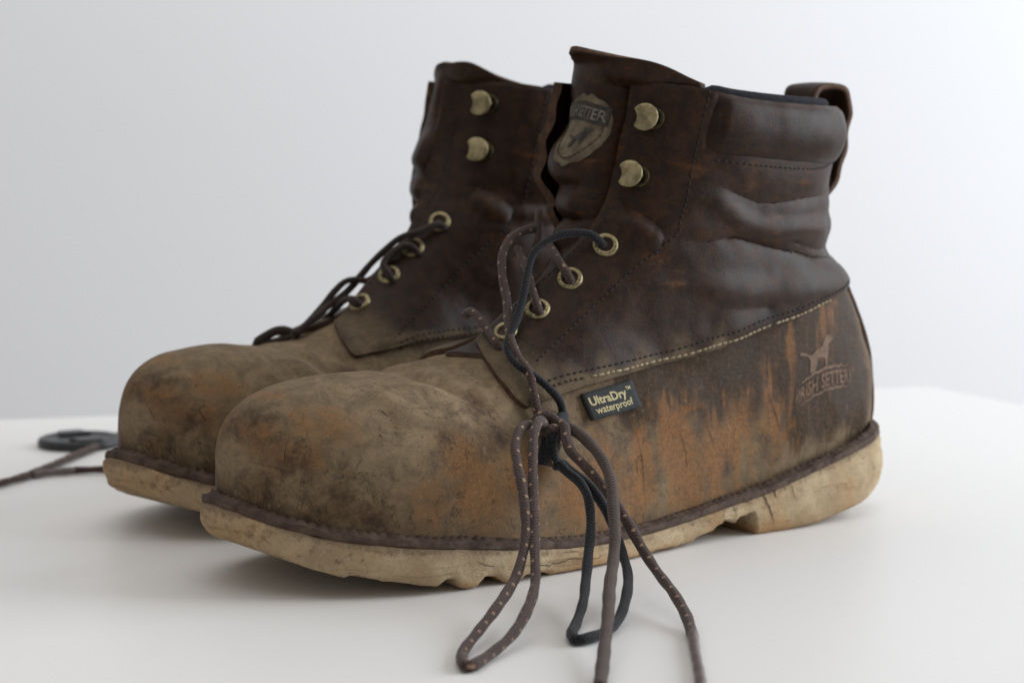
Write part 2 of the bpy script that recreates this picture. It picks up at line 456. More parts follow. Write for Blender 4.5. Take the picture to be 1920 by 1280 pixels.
class Boot:
    def __init__(s, name, O, th, mirror, seed, far, tongue):
        s.seed = seed; s.mir = mirror; s.far = far
        s.tz, s.tpush, s.flare = tongue
        s.root = bpy.data.objects.new(name, None); COL.objects.link(s.root)
        f = Vector((-math.cos(th), -math.sin(th), 0)); l = Vector((math.sin(th), -math.cos(th), 0))
        s.root.matrix_world = Matrix(((f.x, l.x, 0, O[0]), (f.y, l.y, 0, O[1]), (0, 0, 1, 0), (0, 0, 0, 1)))
        s.panels = []
        if far < 0:      # outer side faces the camera, inner flap stands open
            s.yl = YLAT; s.ym = pchip([.08, .093, .105, .12, .14, .165, .198], [.0060, .0065, .0075, .0095, .0150, .0190, .0190])
            s.seam = SEAM; s.xf = XFRONT
        else:
            s.ym = pchip([.08, .093, .105, .12, .14, .165, .198], [.0030, .0025, .0025, .0030, .0030, .0010, -.002])
            s.yl = pchip([.08, .093, .105, .12, .14, .165, .198], [.0060, .0075, .0090, .0110, .0150, .0170, .0170])
            s.seam = lambda x: SEAM(x) + .0070*sstep(.14, .225, x); s.xf = lambda y: XFRONT(y) + .0070
    def part(s, name, V, F, mats, parent=None, smooth=True, wear=None, mi=None, uv=None, stuff=False, label=None):
        V = np.array(V, float)
        F = F.tolist() if isinstance(F, np.ndarray) else [list(f) for f in F]
        if s.mir:
            V = V*[1, -1, 1]; F = [f[::-1] for f in F]
            if uv is not None: uv = [u[::-1] for u in uv]
        me = bpy.data.meshes.new(name); me.from_pydata(V.tolist(), [], F)
        me.polygons.foreach_set("use_smooth", [bool(smooth)]*len(me.polygons))
        for m in (mats if isinstance(mats, (list, tuple)) else [mats]): me.materials.append(M[m])
        if mi is not None: me.polygons.foreach_set("material_index", list(mi))
        if wear is not None:
            a = me.color_attributes.new('wear', 'FLOAT_COLOR', 'POINT')
            a.data.foreach_set('color', np.c_[wear, np.ones(len(wear))].astype(np.float32).ravel())
        if uv is not None:
            l = me.uv_layers.new(name='UVMap'); l.data.foreach_set('uv', np.array([c for u in uv for c in u], np.float32).ravel())
        me.update()
        o = link(name, me, parent or s.root)
        if stuff: o['kind'] = 'stuff'
        if label: o['label'] = label
        return o
    # surface queries in builder coordinates
    def add_bvh(s, V, T): s.panels.append(BVHTree.FromPolygons(np.asarray(V).tolist(), [list(t) for t in T]))
    def snap(s, p):
        """outermost panel point next to p, with its normal"""
        p = Vector(p); h = s.base.find_nearest(p); n = h[1].normalized(); best = h[0]
        for b in s.panels:
            r = b.ray_cast(h[0]+n*.02, -n, .024)
            if r[0] is not None and (r[0]-best).dot(n) > 0: best = r[0]
        return best, n

def field_shared(x, y, z):
    xn = x/SX
    seam = SEAM(x); xf = XFRONT(np.abs(y))
    return seam, xf
SEAM = pchip([-.01, .0, .02, .0468, .0623, .0954, .1255, .156, .183, .20, .2126, .2198, .23], [.107, .1065, .1045, .0990, .0945, .0880, .0818, .0772, .0735, .0705, .0677, .0664, .065])
XFRONT = pchip([0, .0069, .0217, .0326, .0389, .0418, .05], [.2140, .2176, .2237, .2252, .2236, .2198, .210])
YLAT = pchip([.08, .093, .105, .12, .14, .165, .198], [.0030, .0045, .0065, .0095, .0135, .0118, .0132])
YMED = pchip([.08, .093, .105, .12, .14, .165, .198], [.0060, .0050, .0035, .0030, .0030, .0010, -.003])
CSEAM = pchip([.0, .045, .066, .0986, .1214, .1334, .1430, .16], [.1600, .1603, .1612, .1638, .1668, .1696, .1726, .177])
XEYE = pchip([.08, .0811, .0853, .0908, .0989, .1072, .1156, .1231, .1296, .134, .1429, .1576, .1711, .1835, .20],
             [.2080, .2071, .2007, .1917, .1799, .1687, .1578, .1473, .1382, .1337, .1295, .1261, .1229, .1197, .1165])
ZTOP = pchip([0, .03, .06, .10, .125, .15], [.1862, .1862, .1872, .1905, .1955, .1985])
def n2(a, b, k=.003): return smin(a, b, k)
def blobs(P, pts, r):
    o = np.zeros(len(P))
    for q in pts:
        c = np.array(q[:3]); rr = q[3] if len(q) > 3 else r
        k = [1.25, .6, .62] if c[0] < .19 and c[2] < .095 else [1, .6, 1]     # heel-side wear runs upright
        o = np.maximum(o, np.exp(-(np.linalg.norm((P-c)*k, axis=1)/rr)**2))
    return o
W_DARK = [(.1636, .04, .0664, .010), (.1414, .0375, .0711), (.1195, .036, .0728), (.095, .0358, .0732), (.0697, .0354, .0785), (.0493, .0344, .0673), (.0279, .029, .0774), (.0419, .0338, .0521, .010), (.1136, .0363, .063, .009), (.0201, .0282, .057), (.0634, .0359, .0589), (.1527, .0389, .0676, .010), (.0888, .0356, .0822, .010), (.03, .03, .065), (.055, .034, .07), (.045, .033, .080, .018), (.050, .034, .066, .018), (.110, .036, .078, .014), (.130, .037, .074, .014), (.025, .028, .085, .014), (.075, .035, .072)]
W_ORANGE = [(.0827, .0361, .0653, .006), (.0781, .0364, .0507, .008), (.0858, .0359, .0726, .005), (.1303, .0385, .0508), (.1432, .0399, .0499), (.1597, .0427, .0359, .014), (.1306, .0391, .0348, .014), (.1012, .0363, .048), (.1824, .0463, .0386, .013), (.0437, .0313, .0908, .008), (.0696, .0352, .0832, .007), (.1143, .0375, .0376), (.3249, .0189, .0595), (.3123, .0259, .0676, .009), (.3046, .0329, .0657), (.312, .0332, .056, .009), (.3122, .0009, .0751, .008), (.2494, .0542, .038, .016), (.2735, .0526, .034, .014), (.2273, .0522, .044, .013), (.1985, .0495, .0297, .012), (.2556, .0521, .051, .012)]
W_DUST = [(.2972, .0288, .0729), (.2775, .0364, .0721), (.292, .0437, .0576), (.2965, -.0051, .0785), (.2219, .0069, .0863), (.2492, .0161, .0804), (.3317, .0013, .0515, .008), (.2206, .0354, .0738), (.0945, .036, .0331, .009), (.0633, .0361, .0421, .009), (.2211, .0249, .0814), (.0416, .0337, .0423, .008), (.1435, .0407, .0225, .006), (.2848, .0166, .0789)]
W_SMUDGE = [(.3173, .03, .052), (.3047, .0405, .0387), (.3288, .0168, .0387), (.263, .0255, .0782), (.2334, .0236, .08, .012), (.2937, .0461, .0331), (.2615, .0497, .0576), (.328, .0034, .0641), (.3113, .0356, .0314), (.241, .0422, .0676), (.2364, .0466, .0613)]
Q_ORANGE = [(.1238, .0327, .1621), (.0983, .038, .1582), (.0656, .0362, .155), (.0469, .0299, .1531), (.1028, .0365, .1422), (.084, .0361, .1369), (.0541, .0312, .1332), (.1464, .0249, .1386), (.079, .0345, .1144), (.1386, .0335, .1173), (.1222, .0348, .128), (.0474, .0276, .122)]
Q_DUST = [(.2078, .0363, .0751, .012), (.1928, .038, .0752), (.1763, .0381, .0773), (.2166, .0298, .0794, .013), (.2193, .0224, .0832, .013), (.1554, .0368, .0801), (.2157, .0379, .0715, .012), (.135, .036, .084), (.114, .036, .0868, .006)]
CREASE = [  # polyline (x, y, z), height, width
    ([(.0250, .015, .1150), (.0307, .018, .1162), (.0522, .0294, .1189), (.0724, .0339, .1235), (.0894, .0354, .1285), (.1054, .0362, .132), (.1221, .0347, .1291), (.1328, .0334, .1243)], -.0024, .0036),
    ([(.0280, .017, .1070), (.0325, .0244, .1065), (.0617, .0331, .1063), (.089, .0354, .1056), (.1179, .0371, .1096), (.1412, .0331, .1162)], .0017, .0060),
    ([(.0300, .012, .1330), (.0405, .0252, .1324), (.0662, .0339, .1321), (.0868, .0359, .134), (.1026, .0363, .1383), (.114, .0355, .1448), (.1263, .0325, .1481)], .0019, .0042),
    ([(.0424, .0269, .1481), (.0716, .0361, .1458), (.0911, .0371, .1458), (.1061, .0368, .1499), (.1216, .0338, .1552)], -.0018, .0048),
    ([(.0300, .015, .1225), (.0476, .0279, .1239), (.0615, .0323, .1264), (.0766, .035, .1307)], -.0015, .0026),
    ([(.1523, .0141, .1481), (.1481, .0216, .1437), (.1425, .0273, .1375), (.1377, .0304, .1329)], -.0030, .0042),
    ([(.155, .020, .139), (.148, .0265, .1345), (.140, .030, .129)], .0018, .0040),
    ([(.060, .034, .0985), (.10, .036, .0925), (.15, .036, .083)], .0008, .0050),
    ([(.125, .034, .106), (.105, .036, .1005), (.08, .035, .0995)], -.0008, .0035),
    ([(.2519, -.0056, .081), (.2534, .0187, .0799), (.2467, .0317, .0759), (.2385, .0404, .0693), (.2328, .0452, .063)], -.0032, .0048),
    ([(.2817, .0352, .0723), (.2828, .0426, .0649), (.2836, .0475, .0552)], -.0007, .0035),
    ([(.2815, .027, .0766), (.2745, .0394, .0701), (.2608, .045, .0654), (.2442, .0467, .062)], .0016, .0050),
    ([(.2330, .010, .0835), (.2320, .026, .0800), (.2290, .036, .0740)], -.0012, .0032),
]

def make_base(h):
    """bare body of the boot, shared by both, before each gets its own creases"""
    V, T = body_mesh(h)
    return V, T

def build_upper(b, V, T):
    far = b.far                       # sign of the side whose eyelet flap stands open
    N = tri_normals(V, T); x, y, z = V.T
    Pm = np.c_[x, np.abs(y), z]
    d = .0007*fbm(V, 26, 3, b.seed) + .00035*fbm(V, 75, 2, b.seed+3)
    d *= sstep(.02, .05, z)
    for pl, a, w in CREASE:
        pl = np.array(pl)
        if b.seed > 5: pl = pl + np.array([.004*math.sin(a*9e3), 0, .0025*math.cos(a*7e3)])
        q, t = seg_dist(Pm + .0015*np.c_[vnoise(V, 45, b.seed+20), 0*x, vnoise(V, 45, b.seed+21)], pl)
        shp = np.exp(-(q/w)**2) if a > 0 else np.exp(-(q/w)**1.25)
        d += a*shp*sstep(0, .18, t)*sstep(1, .82, t) if pl[0][0] > .06 else a*shp*sstep(1, .75, t)
    # dry fine creasing on the bend behind the toe cap
    wr = 1 - np.abs(vnoise(np.c_[x*.30, y*.30, z], 130, b.seed+12))*2
    d += .0010*np.clip(wr, -1, 1)*np.clip(vnoise(V, 30, b.seed+13)+.45, 0, 1)*sstep(.098, .112, z)*sstep(.160, .140, z)*sstep(.165, .13, x)
    w = np.exp(-((x-.248)/.022)**2)*sstep(.05, .07, z)
    d += w*.0006*vnoise(np.c_[x*1.0, y*.35, z*.35], 230, b.seed+9)
    V = V + N*d[:, None]
    x, y, z = V.T
    sag = .011*sstep(-.003, .014, y*far)*sstep(.080, .098, z)*sstep(.150, .128, z)*sstep(.12, .15, x)
    V = V - np.c_[sag*.6, 0*x, sag*.75]
    if b.seed > 5: V[:, 2] -= .0042*np.exp(-((x-.245)/.030)**2)*sstep(.045, .075, z)
    x, y, z = V.T
    N = tri_normals(V, T)
    b.base = BVHTree.FromPolygons(V.tolist(), T.tolist())
    ay = np.abs(y); seam = b.seam(x); xf = b.xf(ay)
    seam = seam + .0004*vnoise(V, 60, b.seed+1)
    yt = np.where(y > 0, b.yl(z), b.ym(z))
    sy = np.where(y > 0, y, -y) - yt
    P = np.c_[x, ay, z]
    # ---- vamp
    R = .46 + .50*blobs(P, W_DUST, .017) - .5*blobs(P, W_SMUDGE, .010)
    G = .07 + (.62 - .08*sstep(.26, .29, x))*blobs(P, W_ORANGE, .0115)
    B = 1.1*blobs(P, W_DARK, .0150)
    R = R*(1 - .75*sstep(.15, .03, x)*sstep(.04, .07, z))
    hz = z - ZB(x/SX)                      # height above the welt
    G += .27*sstep(.050, .022, hz)*sstep(.03, .09, x)*sstep(.285, .24, x) 
    R += .30*sstep(.013, .002, hz)*sstep(.17, .10, x)
    R += .22*sstep(.066, .078, z)*sstep(.19, .22, x)       # dust lies on top of the toe
    R += .18*sstep(.16, .22, x) - .12*sstep(.19, .05, x)
    wear = np.clip(np.c_[R, G, B], 0, 1)
    low = z - (ZB(x/SX) - .004)
    cover = n2(z - seam - .007, xf - .007 - x, .004)          # under the quarter
    thr = np.where((x < .213) & (x > .15) & (z > .075) & (ay < .03), x - .2065, .05)
    s = np.minimum(np.minimum(low, -cover), thr)
    Vv, Tv, (Nv, wv), cut = clip(V, T, s, [N, wear])
    b.vamp = b.part('vamp', Vv, Tv, 'vamp', wear=wv)
    b.add_bvh(Vv, Tv)
    # ---- panels lying on the body
    def panel(name, s, off, mat, wear, skirt=.0028, rnd=.0011, label=None, extra=None):
        Vq, Tq, (Nq, wq, oq, sq), cut = clip(V, T, s, [N, wear, off[:, None], s[:, None]])
        dd = np.clip(sq[:, 0], 0, 1)
        o = oq[:, 0] - .0009*np.exp(-(dd/rnd)**2)
        Vq = Vq + Nq*o[:, None]
        if extra is not None: Vq = extra(Vq, dd)
        # leather edge
        ids = np.unique(cut); mp = {int(v): k for k, v in enumerate(ids)}; K = len(Vq); n = len(ids)
        top = Vq[ids]; bot = top - Nq[ids]*skirt
        Va = np.vstack([Vq, top, bot])
        Fa = Tq.tolist(); mi = [0]*len(Fa)
        for p, q in cut.tolist():
            Fa.append([K+mp[q], K+mp[p], K+n+mp[p], K+n+mp[q]]); mi.append(1)
        w2 = np.vstack([wq, wq[ids], wq[ids]])
        ob = b.part(name, Va, Fa, [mat, 'edge'], wear=w2, mi=mi, label=label)
        b.add_bvh(Vq, Tq)
        return ob
    top = ZTOP(x) - z
    xe = XEYE(z)
    cs = CSEAM(x)
    front = xf - x
    bodyq = n2(n2(z - seam, front, .0022), sy, .003)
    upper_cut = np.maximum(cs + .004 - z, x - (xe - .004))
    sq = np.minimum(np.minimum(bodyq, np.minimum(top, .05)), upper_cut)
    Rq = .00 + .55*blobs(P, Q_DUST, .008) + .20*sstep(.19, .222, x) + .50*sstep(.0055, .001, z-seam)*sstep(.03, .15, x)
    Gq = .34*blobs(P, Q_ORANGE, .011) + .40*sstep(.003, 0, sy)
    wq = np.clip(np.c_[Rq, Gq, .25+0*x], 0, 1)
    def flare(Vq, dd):
        yy = Vq[:, 1]; zz = Vq[:, 2]
        on = (np.sign(yy) == far) | (np.abs(yy) < .004)
        syq = np.where(yy > 0, yy - b.yl(zz), -yy - b.ym(zz))
        k = np.clip(1 - syq/.030, 0, 1)**1.7*sstep(.122, .160, zz)*on
        wob = .90 + .07*np.sin(zz*150+1.0) + .05*np.sin(zz*410)
        return Vq + np.c_[b.flare*k*wob, far*.006*k, 0*k]
    # far flap is its own half so that the two halves can differ
    b.quarter = panel('quarter', sq, .0034 + .0004*vnoise(V, 30, b.seed+5) + .0022*np.exp(-np.clip(sy, 0, 1)/.007)*sstep(.125, .145, z)*(np.sign(y) != far), 'upper', wq, .0036, extra=flare)
    # ---- padded collar
    tt = np.clip((z - cs)/np.maximum(ZTOP(x) - cs, 1e-4), 0, 1)
    sc = np.minimum(np.minimum(z - cs, top), xe - x)
    bulge = .0016 + .0056*np.power(np.clip(np.sin(np.pi*np.clip(tt, 0, 1)**.95), 0, 1), .55)*sstep(0, .010, xe - x) + .0007*vnoise(V, 28, b.seed+8)*np.sin(np.pi*tt)
    wc = np.clip(np.c_[.0+0*x, .05+.25*sstep(.12, 0, tt)+.30*sstep(.90, 1, tt), .35+0*x], 0, 1)
    b.collar = panel('collar', sc, bulge, 'upper', wc, .0030, .0016)
    # ---- strip up the back of the heel
    wob = .0012*np.sin(z*180)
    sb = np.minimum(np.minimum(.0085 + wob - ay, .08 - x), np.minimum(z - (ZB(x/SX)-.002), CSEAM(x) - .012 - z))
    wb = np.clip(np.c_[.12+0*x, .42+0*x, .2+0*x], 0, 1)
    offb = .0036 + .0030*np.exp(-((z-.1335)/.008)**2) + .0012*np.exp(-((z-.105)/.012)**2)
    b.part_backstay = panel('backstay', sb, offb, 'upper', wb, .0040)

def build_lining(b):
    n = 96; th = np.linspace(0, 2*np.pi, n, endpoint=False); rows = []
    def ring(z, inset, dz):
        xb, xf, bw = float(XB(z)), float(XF(z)), float(BW(z)); c = .5*(xb+xf); a = .5*(xf-xb)
        cx, sy = np.cos(th), np.sin(th); e = 2/2.25
        X = SX*(c + a*np.sign(cx)*np.abs(cx)**e); Y = bw*np.sign(sy)*np.abs(sy)**e
        sc = 1 - inset/np.hypot(X - SX*c, Y); X = SX*c + (X-SX*c)*sc; Y = Y*sc
        Z = np.where(dz is None, z, ZTOP(X) + (dz or 0))
        return np.c_[X, Y, Z + 0*X]
    for ins, dz in ((.0030, -.004), (.0022, -.0005), (.0024, .0016), (.0036, .0031), (.0060, .0036), (.0085, .0024), (.0102, -.001), (.0105, -.008)):
        rows.append(ring(.186, ins, dz))
    for z in (.165, .145, .12, .10):
        rows.append(ring(z, .010, None))
    V = np.vstack(rows)
    fr = sstep(.110, .128, V[:n*8, 0]); V[:n*8, 2] -= .012*fr
    F = []
    for i in range(len(rows)-1):
        for k in range(n):
            F.append((i*n+k, i*n+(k+1) % n, (i+1)*n+(k+1) % n, (i+1)*n+k))
    F.append(tuple(range((len(rows)-1)*n, len(rows)*n)))
    b.part('lining', V, F, 'lining')

TB_Z = [.080, .10, .118, .128, .1335, .1385, .144, .1485, .153, .160, .167, .174, .182, .192, .202, .2065, .2092, .2120]
TB_B = [-.006, -.0060, -.0045, .0015, .0050, .0010, .0075, .0065, .0040, .0095, .0090, .0055, .0030, .0020, .0020, .0026, .0060, .0125]
def wob_(u, z, b): return .0012*math.sin(u*4 + z*210 + b.seed)*float(sstep(.12, .15, z))
def build_tongue(b):
    bulge = pchip(TB_Z, TB_B)
    nu, nv = 49, 110
    U = np.linspace(-1, 1, nu); Vv = np.linspace(0, 1, nv)
    G = np.zeros((nu, nv, 3))
    for i, u in enumerate(U):
        for j, v in enumerate(Vv):
            z0 = .084; hw = .020 + .012*min(1, v*1.6)
            y = .004*(1-v) + u*hw
            zt = b.tz - .0150*abs(u)**2.2 + .0008*math.sin(u*9+b.seed)
            z = z0 + (zt-z0)*v
            zq = min(z, .188)
            r = b.base.ray_cast(Vector((.5, y, zq)), Vector((-1, 0, 0)))
            xx = r[0].x if r[0] is not None else .13
            yn = -b.far*y; ylim = float(b.yl(zq)) if b.far < 0 else float(b.ym(zq))
            w = sstep(ylim-.0005, ylim-.0085, yn)*sstep(-.036, -.020, yn)
            w = w + (1-w)*sstep(.194, .2, z)*(1-abs(u)**2)
            fl = float(bulge(z)) + wob_(u, z, b) + b.tpush*sstep(.14, .17, z)
            G[i, j] = (xx - .0030*(1-sstep(.12, .14, z)) + fl*w - .0046*(1-w)*sstep(.12, .14, z), y, z)
    # soften
    for _ in range(2):
        G[:, 1:-1] = .6*G[:, 1:-1] + .2*(G[:, :-2]+G[:, 2:])
        G[1:-1] = .5*G[1:-1] + .25*(G[:-2]+G[2:])
    G = G[::-1]                      # so that the outer face looks forward
    V, F, nf = grid_solid(G, .0022)
    # make sure that the outer face looks to the front
    P = V.copy(); wear = np.clip(np.c_[.08+.0*P[:, 0], .22+.25*vnoise(P, 55, b.seed+31)*0+.18*blobs(np.c_[P[:, 0], np.abs(P[:, 1]), P[:, 2]], [(.15, .01, .146), (.155, .012, .135), (.14, .012, .2)], .008), .3+0*P[:, 0]], 0, 1)
    b.tongueG = G
    b.tongue = b.part('tongue', V, F, ['upper', 'edge'], wear=wear, mi=[0]*nf+[1]*(len(F)-nf))
    b.tongue_bvh = BVHTree.FromPolygons(V.tolist(), [list(f) for f in F])

def outline(grow, n=330, xs=None):
    """closed plan outline, heel -> outer side -> toe -> inner side, pushed outwards by grow"""
    if xs is None:
        t = np.linspace(0, np.pi, n+1)
        x = .15 - .15*np.cos(t)
    else: x = xs
    lat = np.c_[x*SX, WO(x)*ends(x)]; med = np.c_[x*SX, -WI(x)*ends(x)][1:-1][::-1]
    P = np.vstack([lat, med]); K = len(P)
    d = np.roll(P, -1, 0) - np.roll(P, 1, 0); nn = np.stack([d[:, 1], -d[:, 0]], 1)
    nn /= np.maximum(np.linalg.norm(nn, axis=1, keepdims=True), 1e-9)
    if (nn*(P-[.166, 0])).sum() < 0: nn = -nn
    for _ in range(3): nn = .5*nn + .25*(np.roll(nn, 1, 0)+np.roll(nn, -1, 0))
    nn /= np.linalg.norm(nn, axis=1, keepdims=True)
    return P, nn
def welt_z(P): return ZB(P[:, 0]/SX)

def build_welt(b):
    P, nn = outline(0, 800); K = len(P)
    L = np.r_[0, np.cumsum(np.linalg.norm(np.diff(P, axis=0), axis=1))]
    z = welt_z(P)
    per = .0037
    ph = L/per*2*np.pi + 1.5*vnoise(np.c_[P, z], 40, b.seed+40)
    scal = np.abs(np.sin(ph/2))**.7
    irr = .6 + .4*vnoise(np.c_[P, z], 90, b.seed+41)
    prof = [(-.0030, -.0034, 0), (-.0004, -.0020, 0), (.0004, -.0010, .0003), (.0012, -.0003, .0014), (.0022, -.0006, .0004), (.0040, -.0007, .0001), (.0050, -.0008, 0), (.0053, -.0010, 0), (.0054, -.0014, 0), (.0055, -.0033, 0), (.0053, -.0037, 0), (.0010, -.0040, 0)]
    rows = []
    for o, dz, sc in prof:
        jit = .0005*vnoise(np.c_[P, z], 260, b.seed+int(o*1e5) % 17)
        q = P + nn*(o + jit + (.00008*(scal-.5) if .002 < o else 0))[:, None]
        rows.append(np.c_[q, z + dz + sc*scal*irr*1.25 + jit])
    V = np.vstack(rows); F = []
    for i in range(len(rows)-1):
        for k in range(K):
            F.append((i*K+k, i*K+(k+1) % K, (i+1)*K+(k+1) % K, (i+1)*K+k))
    b.part('welt', V, F, 'welt')

ZS_X = [-.01, .0, .006, .014, .0235, .034, .0435, .052, .0614, .072, .0815, .0835, .086, .0868, .0885, .094, .096, .0975, .1035, .1045, .1075, .109, .1115, .118, .1185, .125, .16, .1855, .1945, .1985, .2075, .2095, .2110, .216, .2195, .2245, .228, .2315, .235, .2375, .2405, .2440, .250, .2585, .2620, .2640, .2680, .272, .2735, .275, .284, .295, .3036, .31]
ZS_Z = [.020, .0165, .0125, .0098, .0072, .0046, .0028, .0014, .0005, .0000, .0000, .0004, .0098, .0102, .0102, .0086, .0072, .0086, .0098, .0078, .0064, .0042, .0046, .0030, .0018, .0013, .0005, .0005, .0004, .0022, .0026, .0008, .0003, .0003, .0036, .0042, .0010, .0002, .0014, .0052, .0054, .0030, .0042, .0063, .0064, .0072, .0086, .0094, .0086, .0089, .0125, .0172, .0232, .027]
def build_outsole(b):
    ZS = lambda q: np.interp(q, ZS_X, ZS_Z)
    t = np.linspace(0, np.pi, 200); xs = np.unique(np.r_[.15-.15*np.cos(t), np.array([v for v in ZS_X if .003 < v < .297]), np.arange(.07, .13, .0011), np.arange(.19, .28, .0013)])
    xs = xs[np.r_[True, np.diff(xs) > 1e-5]]; xs[-1] = .3; xs[0] = 0
    P, nn = outline(0, xs=xs); K = len(P); n = len(xs)-1
    zt = welt_z(P) - .0038; q = P[:, 0]/SX
    zb = ZS(q)
    side = np.where(np.arange(K) <= n, 1, -1)
    # the inner side has plain bar treads
    bar = .0030*sstep(.25, .5, np.abs(np.mod(q*SX/.024, 1)-.5))*sstep(.15, .17, q)*sstep(.285, .27, q)
    zb = np.where(side < 0, np.interp(q, [0, .01, .05, .0855, .0868, .115, .125, .2, .24, .275, .295, .31], [.010, .006, .0005, .0003, .0098, .009, .003, .0005, .002, .0088, .0165, .026]) + bar, zb)
    crumble = sstep(.085, .10, q)*sstep(.165, .13, q)
    zb = np.maximum(zb + crumble*.0006*vnoise(np.c_[P, zb], 420, b.seed+51) + .00025*vnoise(np.c_[P, zb], 300, b.seed+52), 0.0)
    toe = sstep(.275, .298, q)
    fr = [0, .06, .14, .25, .36, .48, .60, .72, .82, .90, .96, 1.0]
    gr = [.0050, .0058, .0060, .0060, .0061, .0062, .0062, .0062, .0061, .0057, .0050, .0038]
    rows = []
    for f, g in zip(fr, gr):
        zz = zt + (zb - zt)*f
        B3 = np.c_[P, zz]
        e = .0008*fbm(B3*[1, 1, 2.2], 60, 3, b.seed+60) + .0006*np.clip(vnoise(B3*[1, 1, 5], 150, b.seed+61), -1, .2)*(f > .05)*(f < .99)
        e -= .0010*np.clip(vnoise(B3, 130, b.seed+63)-.35, 0, 1)*f
        e += crumble*f*.0010*vnoise(B3, 260, b.seed+62)
        gg = g - toe*f**3*.0042 - sstep(.03, .0, q)*f*f*.0008 + .0022*sstep(.09, .03, q)*f*(1-f)*2
        rows.append(np.c_[P + nn*(gg + e)[:, None], zz])
    V = np.vstack(rows); F = []; R = len(rows)
    for i in range(R-1):
        for k in range(K):
            F.append((i*K+k, i*K+(k+1) % K, (i+1)*K+(k+1) % K, (i+1)*K+k))
    V = V.tolist()
    # underside: bars from the outer edge to the inner edge
    lastr = (R-1)*K
    def partner(i): return 0 if i == 0 else (n if i == n else K - i)
    prev = None; C = 8
    for i in range(0, n+1):
        a = lastr+i; c = lastr+partner(i)
        if i in (0, n): cur = [a]*(C+1)
        else:
            pa, pc = np.array(V[a]), np.array(V[c]); cur = [a]
            for k in range(1, C):
                w = k/C; m = pa*(1-w)+pc*w
                w2 = sstep(.55, .95, w); m[2] = pa[2]*(1-w2)+pc[2]*w2
                cur.append(len(V)); V.append(m.tolist())
            cur.append(c)
        if prev is not None:
            for k in range(C):
                f = [prev[k], prev[k+1], cur[k+1], cur[k]]; g = []
                for v in f:
                    if v not in g: g.append(v)
                if len(g) > 2: F.append(g[::-1])
        prev = cur
    # top, hidden under the welt
    for i in range(1, n):
        f = [i, partner(i), partner(i+1), i+1]; g = []
        for v in f:
            if v not in g: g.append(v)
        if len(g) > 2: F.append(g)
    V = np.array(V); x = V[:, 0]; z = V[:, 2]
    orange = .16 + .55*np.exp(-(z/.004)**2)*sstep(.29, .25, x) + .35*sstep(.30, .34, x) + .4*blobs(V, [(.085, .045, .010, .012), (.195, .055, .010, .010), (.04, .045, .008, .012), (.12, .048, .01, .010), (.30, .04, .02, .012)], .01)
    dirt = .10 + .35*sstep(.0035, .0, np.interp(x/SX, xs, welt_z(np.c_[xs*SX, 0*xs])-.0049) - z) + .28*sstep(.18, .34, x)
    b.sole_bvh = BVHTree.FromPolygons(V.tolist(), [list(f) for f in F])
    b.part('outsole', V, F, 'outsole', wear=np.clip(np.c_[dirt, orange, 0*x], 0, 1))
# ------------------------------------------------------------------ fittings
def frame(n, up=(0, 0, 1)):
    n = Vector(n).normalized(); u = Vector(up); e2 = (u - n*u.dot(n)).normalized(); e1 = e2.cross(n)
    return e1, e2, n
def lathe(p, n, prof, sides=28, e=None):
    """rings of (radius, height) about the normal at p"""
    e1, e2, n = e or frame(n); p = Vector(p); V = []; F = []
    for r, h in prof:
        for k in range(sides):
            a = 2*math.pi*k/sides; V.append(tuple(p + e1*(r*math.cos(a)) + e2*(r*math.sin(a)) + n*h))
    for i in range(len(prof)-1):
        for k in range(sides):
            F.append((i*sides+k, i*sides+(k+1) % sides, (i+1)*sides+(k+1) % sides, (i+1)*sides+k))
    return V, F
def eyelet(b, p, r=.0054):
    q, n = b.snap(p)
    V, F = lathe(q, n, [(r*1.02, -.0006), (r, .0003), (r*.95, .0007), (r*.80, .0010), (r*.64, .0009), (r*.60, .0005), (r*.57, -.0012)])
    o = b.part('eyelet', V, F, 'brass')
    # worn stamped marks round the rim
    e1, e2, n2_ = frame(n); MV = []; MF = []
    rnd = random.Random(int(p[0]*1e5))
    for k in range(9):
        a = math.radians(180 + 24*k - 6); c = q + e1*(r*.82*math.cos(a)) + e2*(r*.82*math.sin(a)) + n2_*.00112
        t = (-e1*math.sin(a) + e2*math.cos(a)); rr = (e1*math.cos(a) + e2*math.sin(a))
        for off in ((-.00028, .00028) if k % 2 else (0,)):
            w = .00010; L = .00042*rnd.uniform(.7, 1.1); m = len(MV)
            for s1, s2 in ((-1, -1), (1, -1), (1, 1), (-1, 1)): MV.append(tuple(c + t*(off + s1*w) + rr*(s2*L)))
            MF.append((m, m+1, m+2, m+3))
    b.part('stamped_mark', MV, MF, 'brass_dark', parent=o, smooth=False)
    V, F = lathe(q, n, [(r*.60, -.0002), (r*.3, -.0006), (.0001, -.0006)], 20)
    b.part('hole', V, F, 'hole', parent=o)
    return q, n
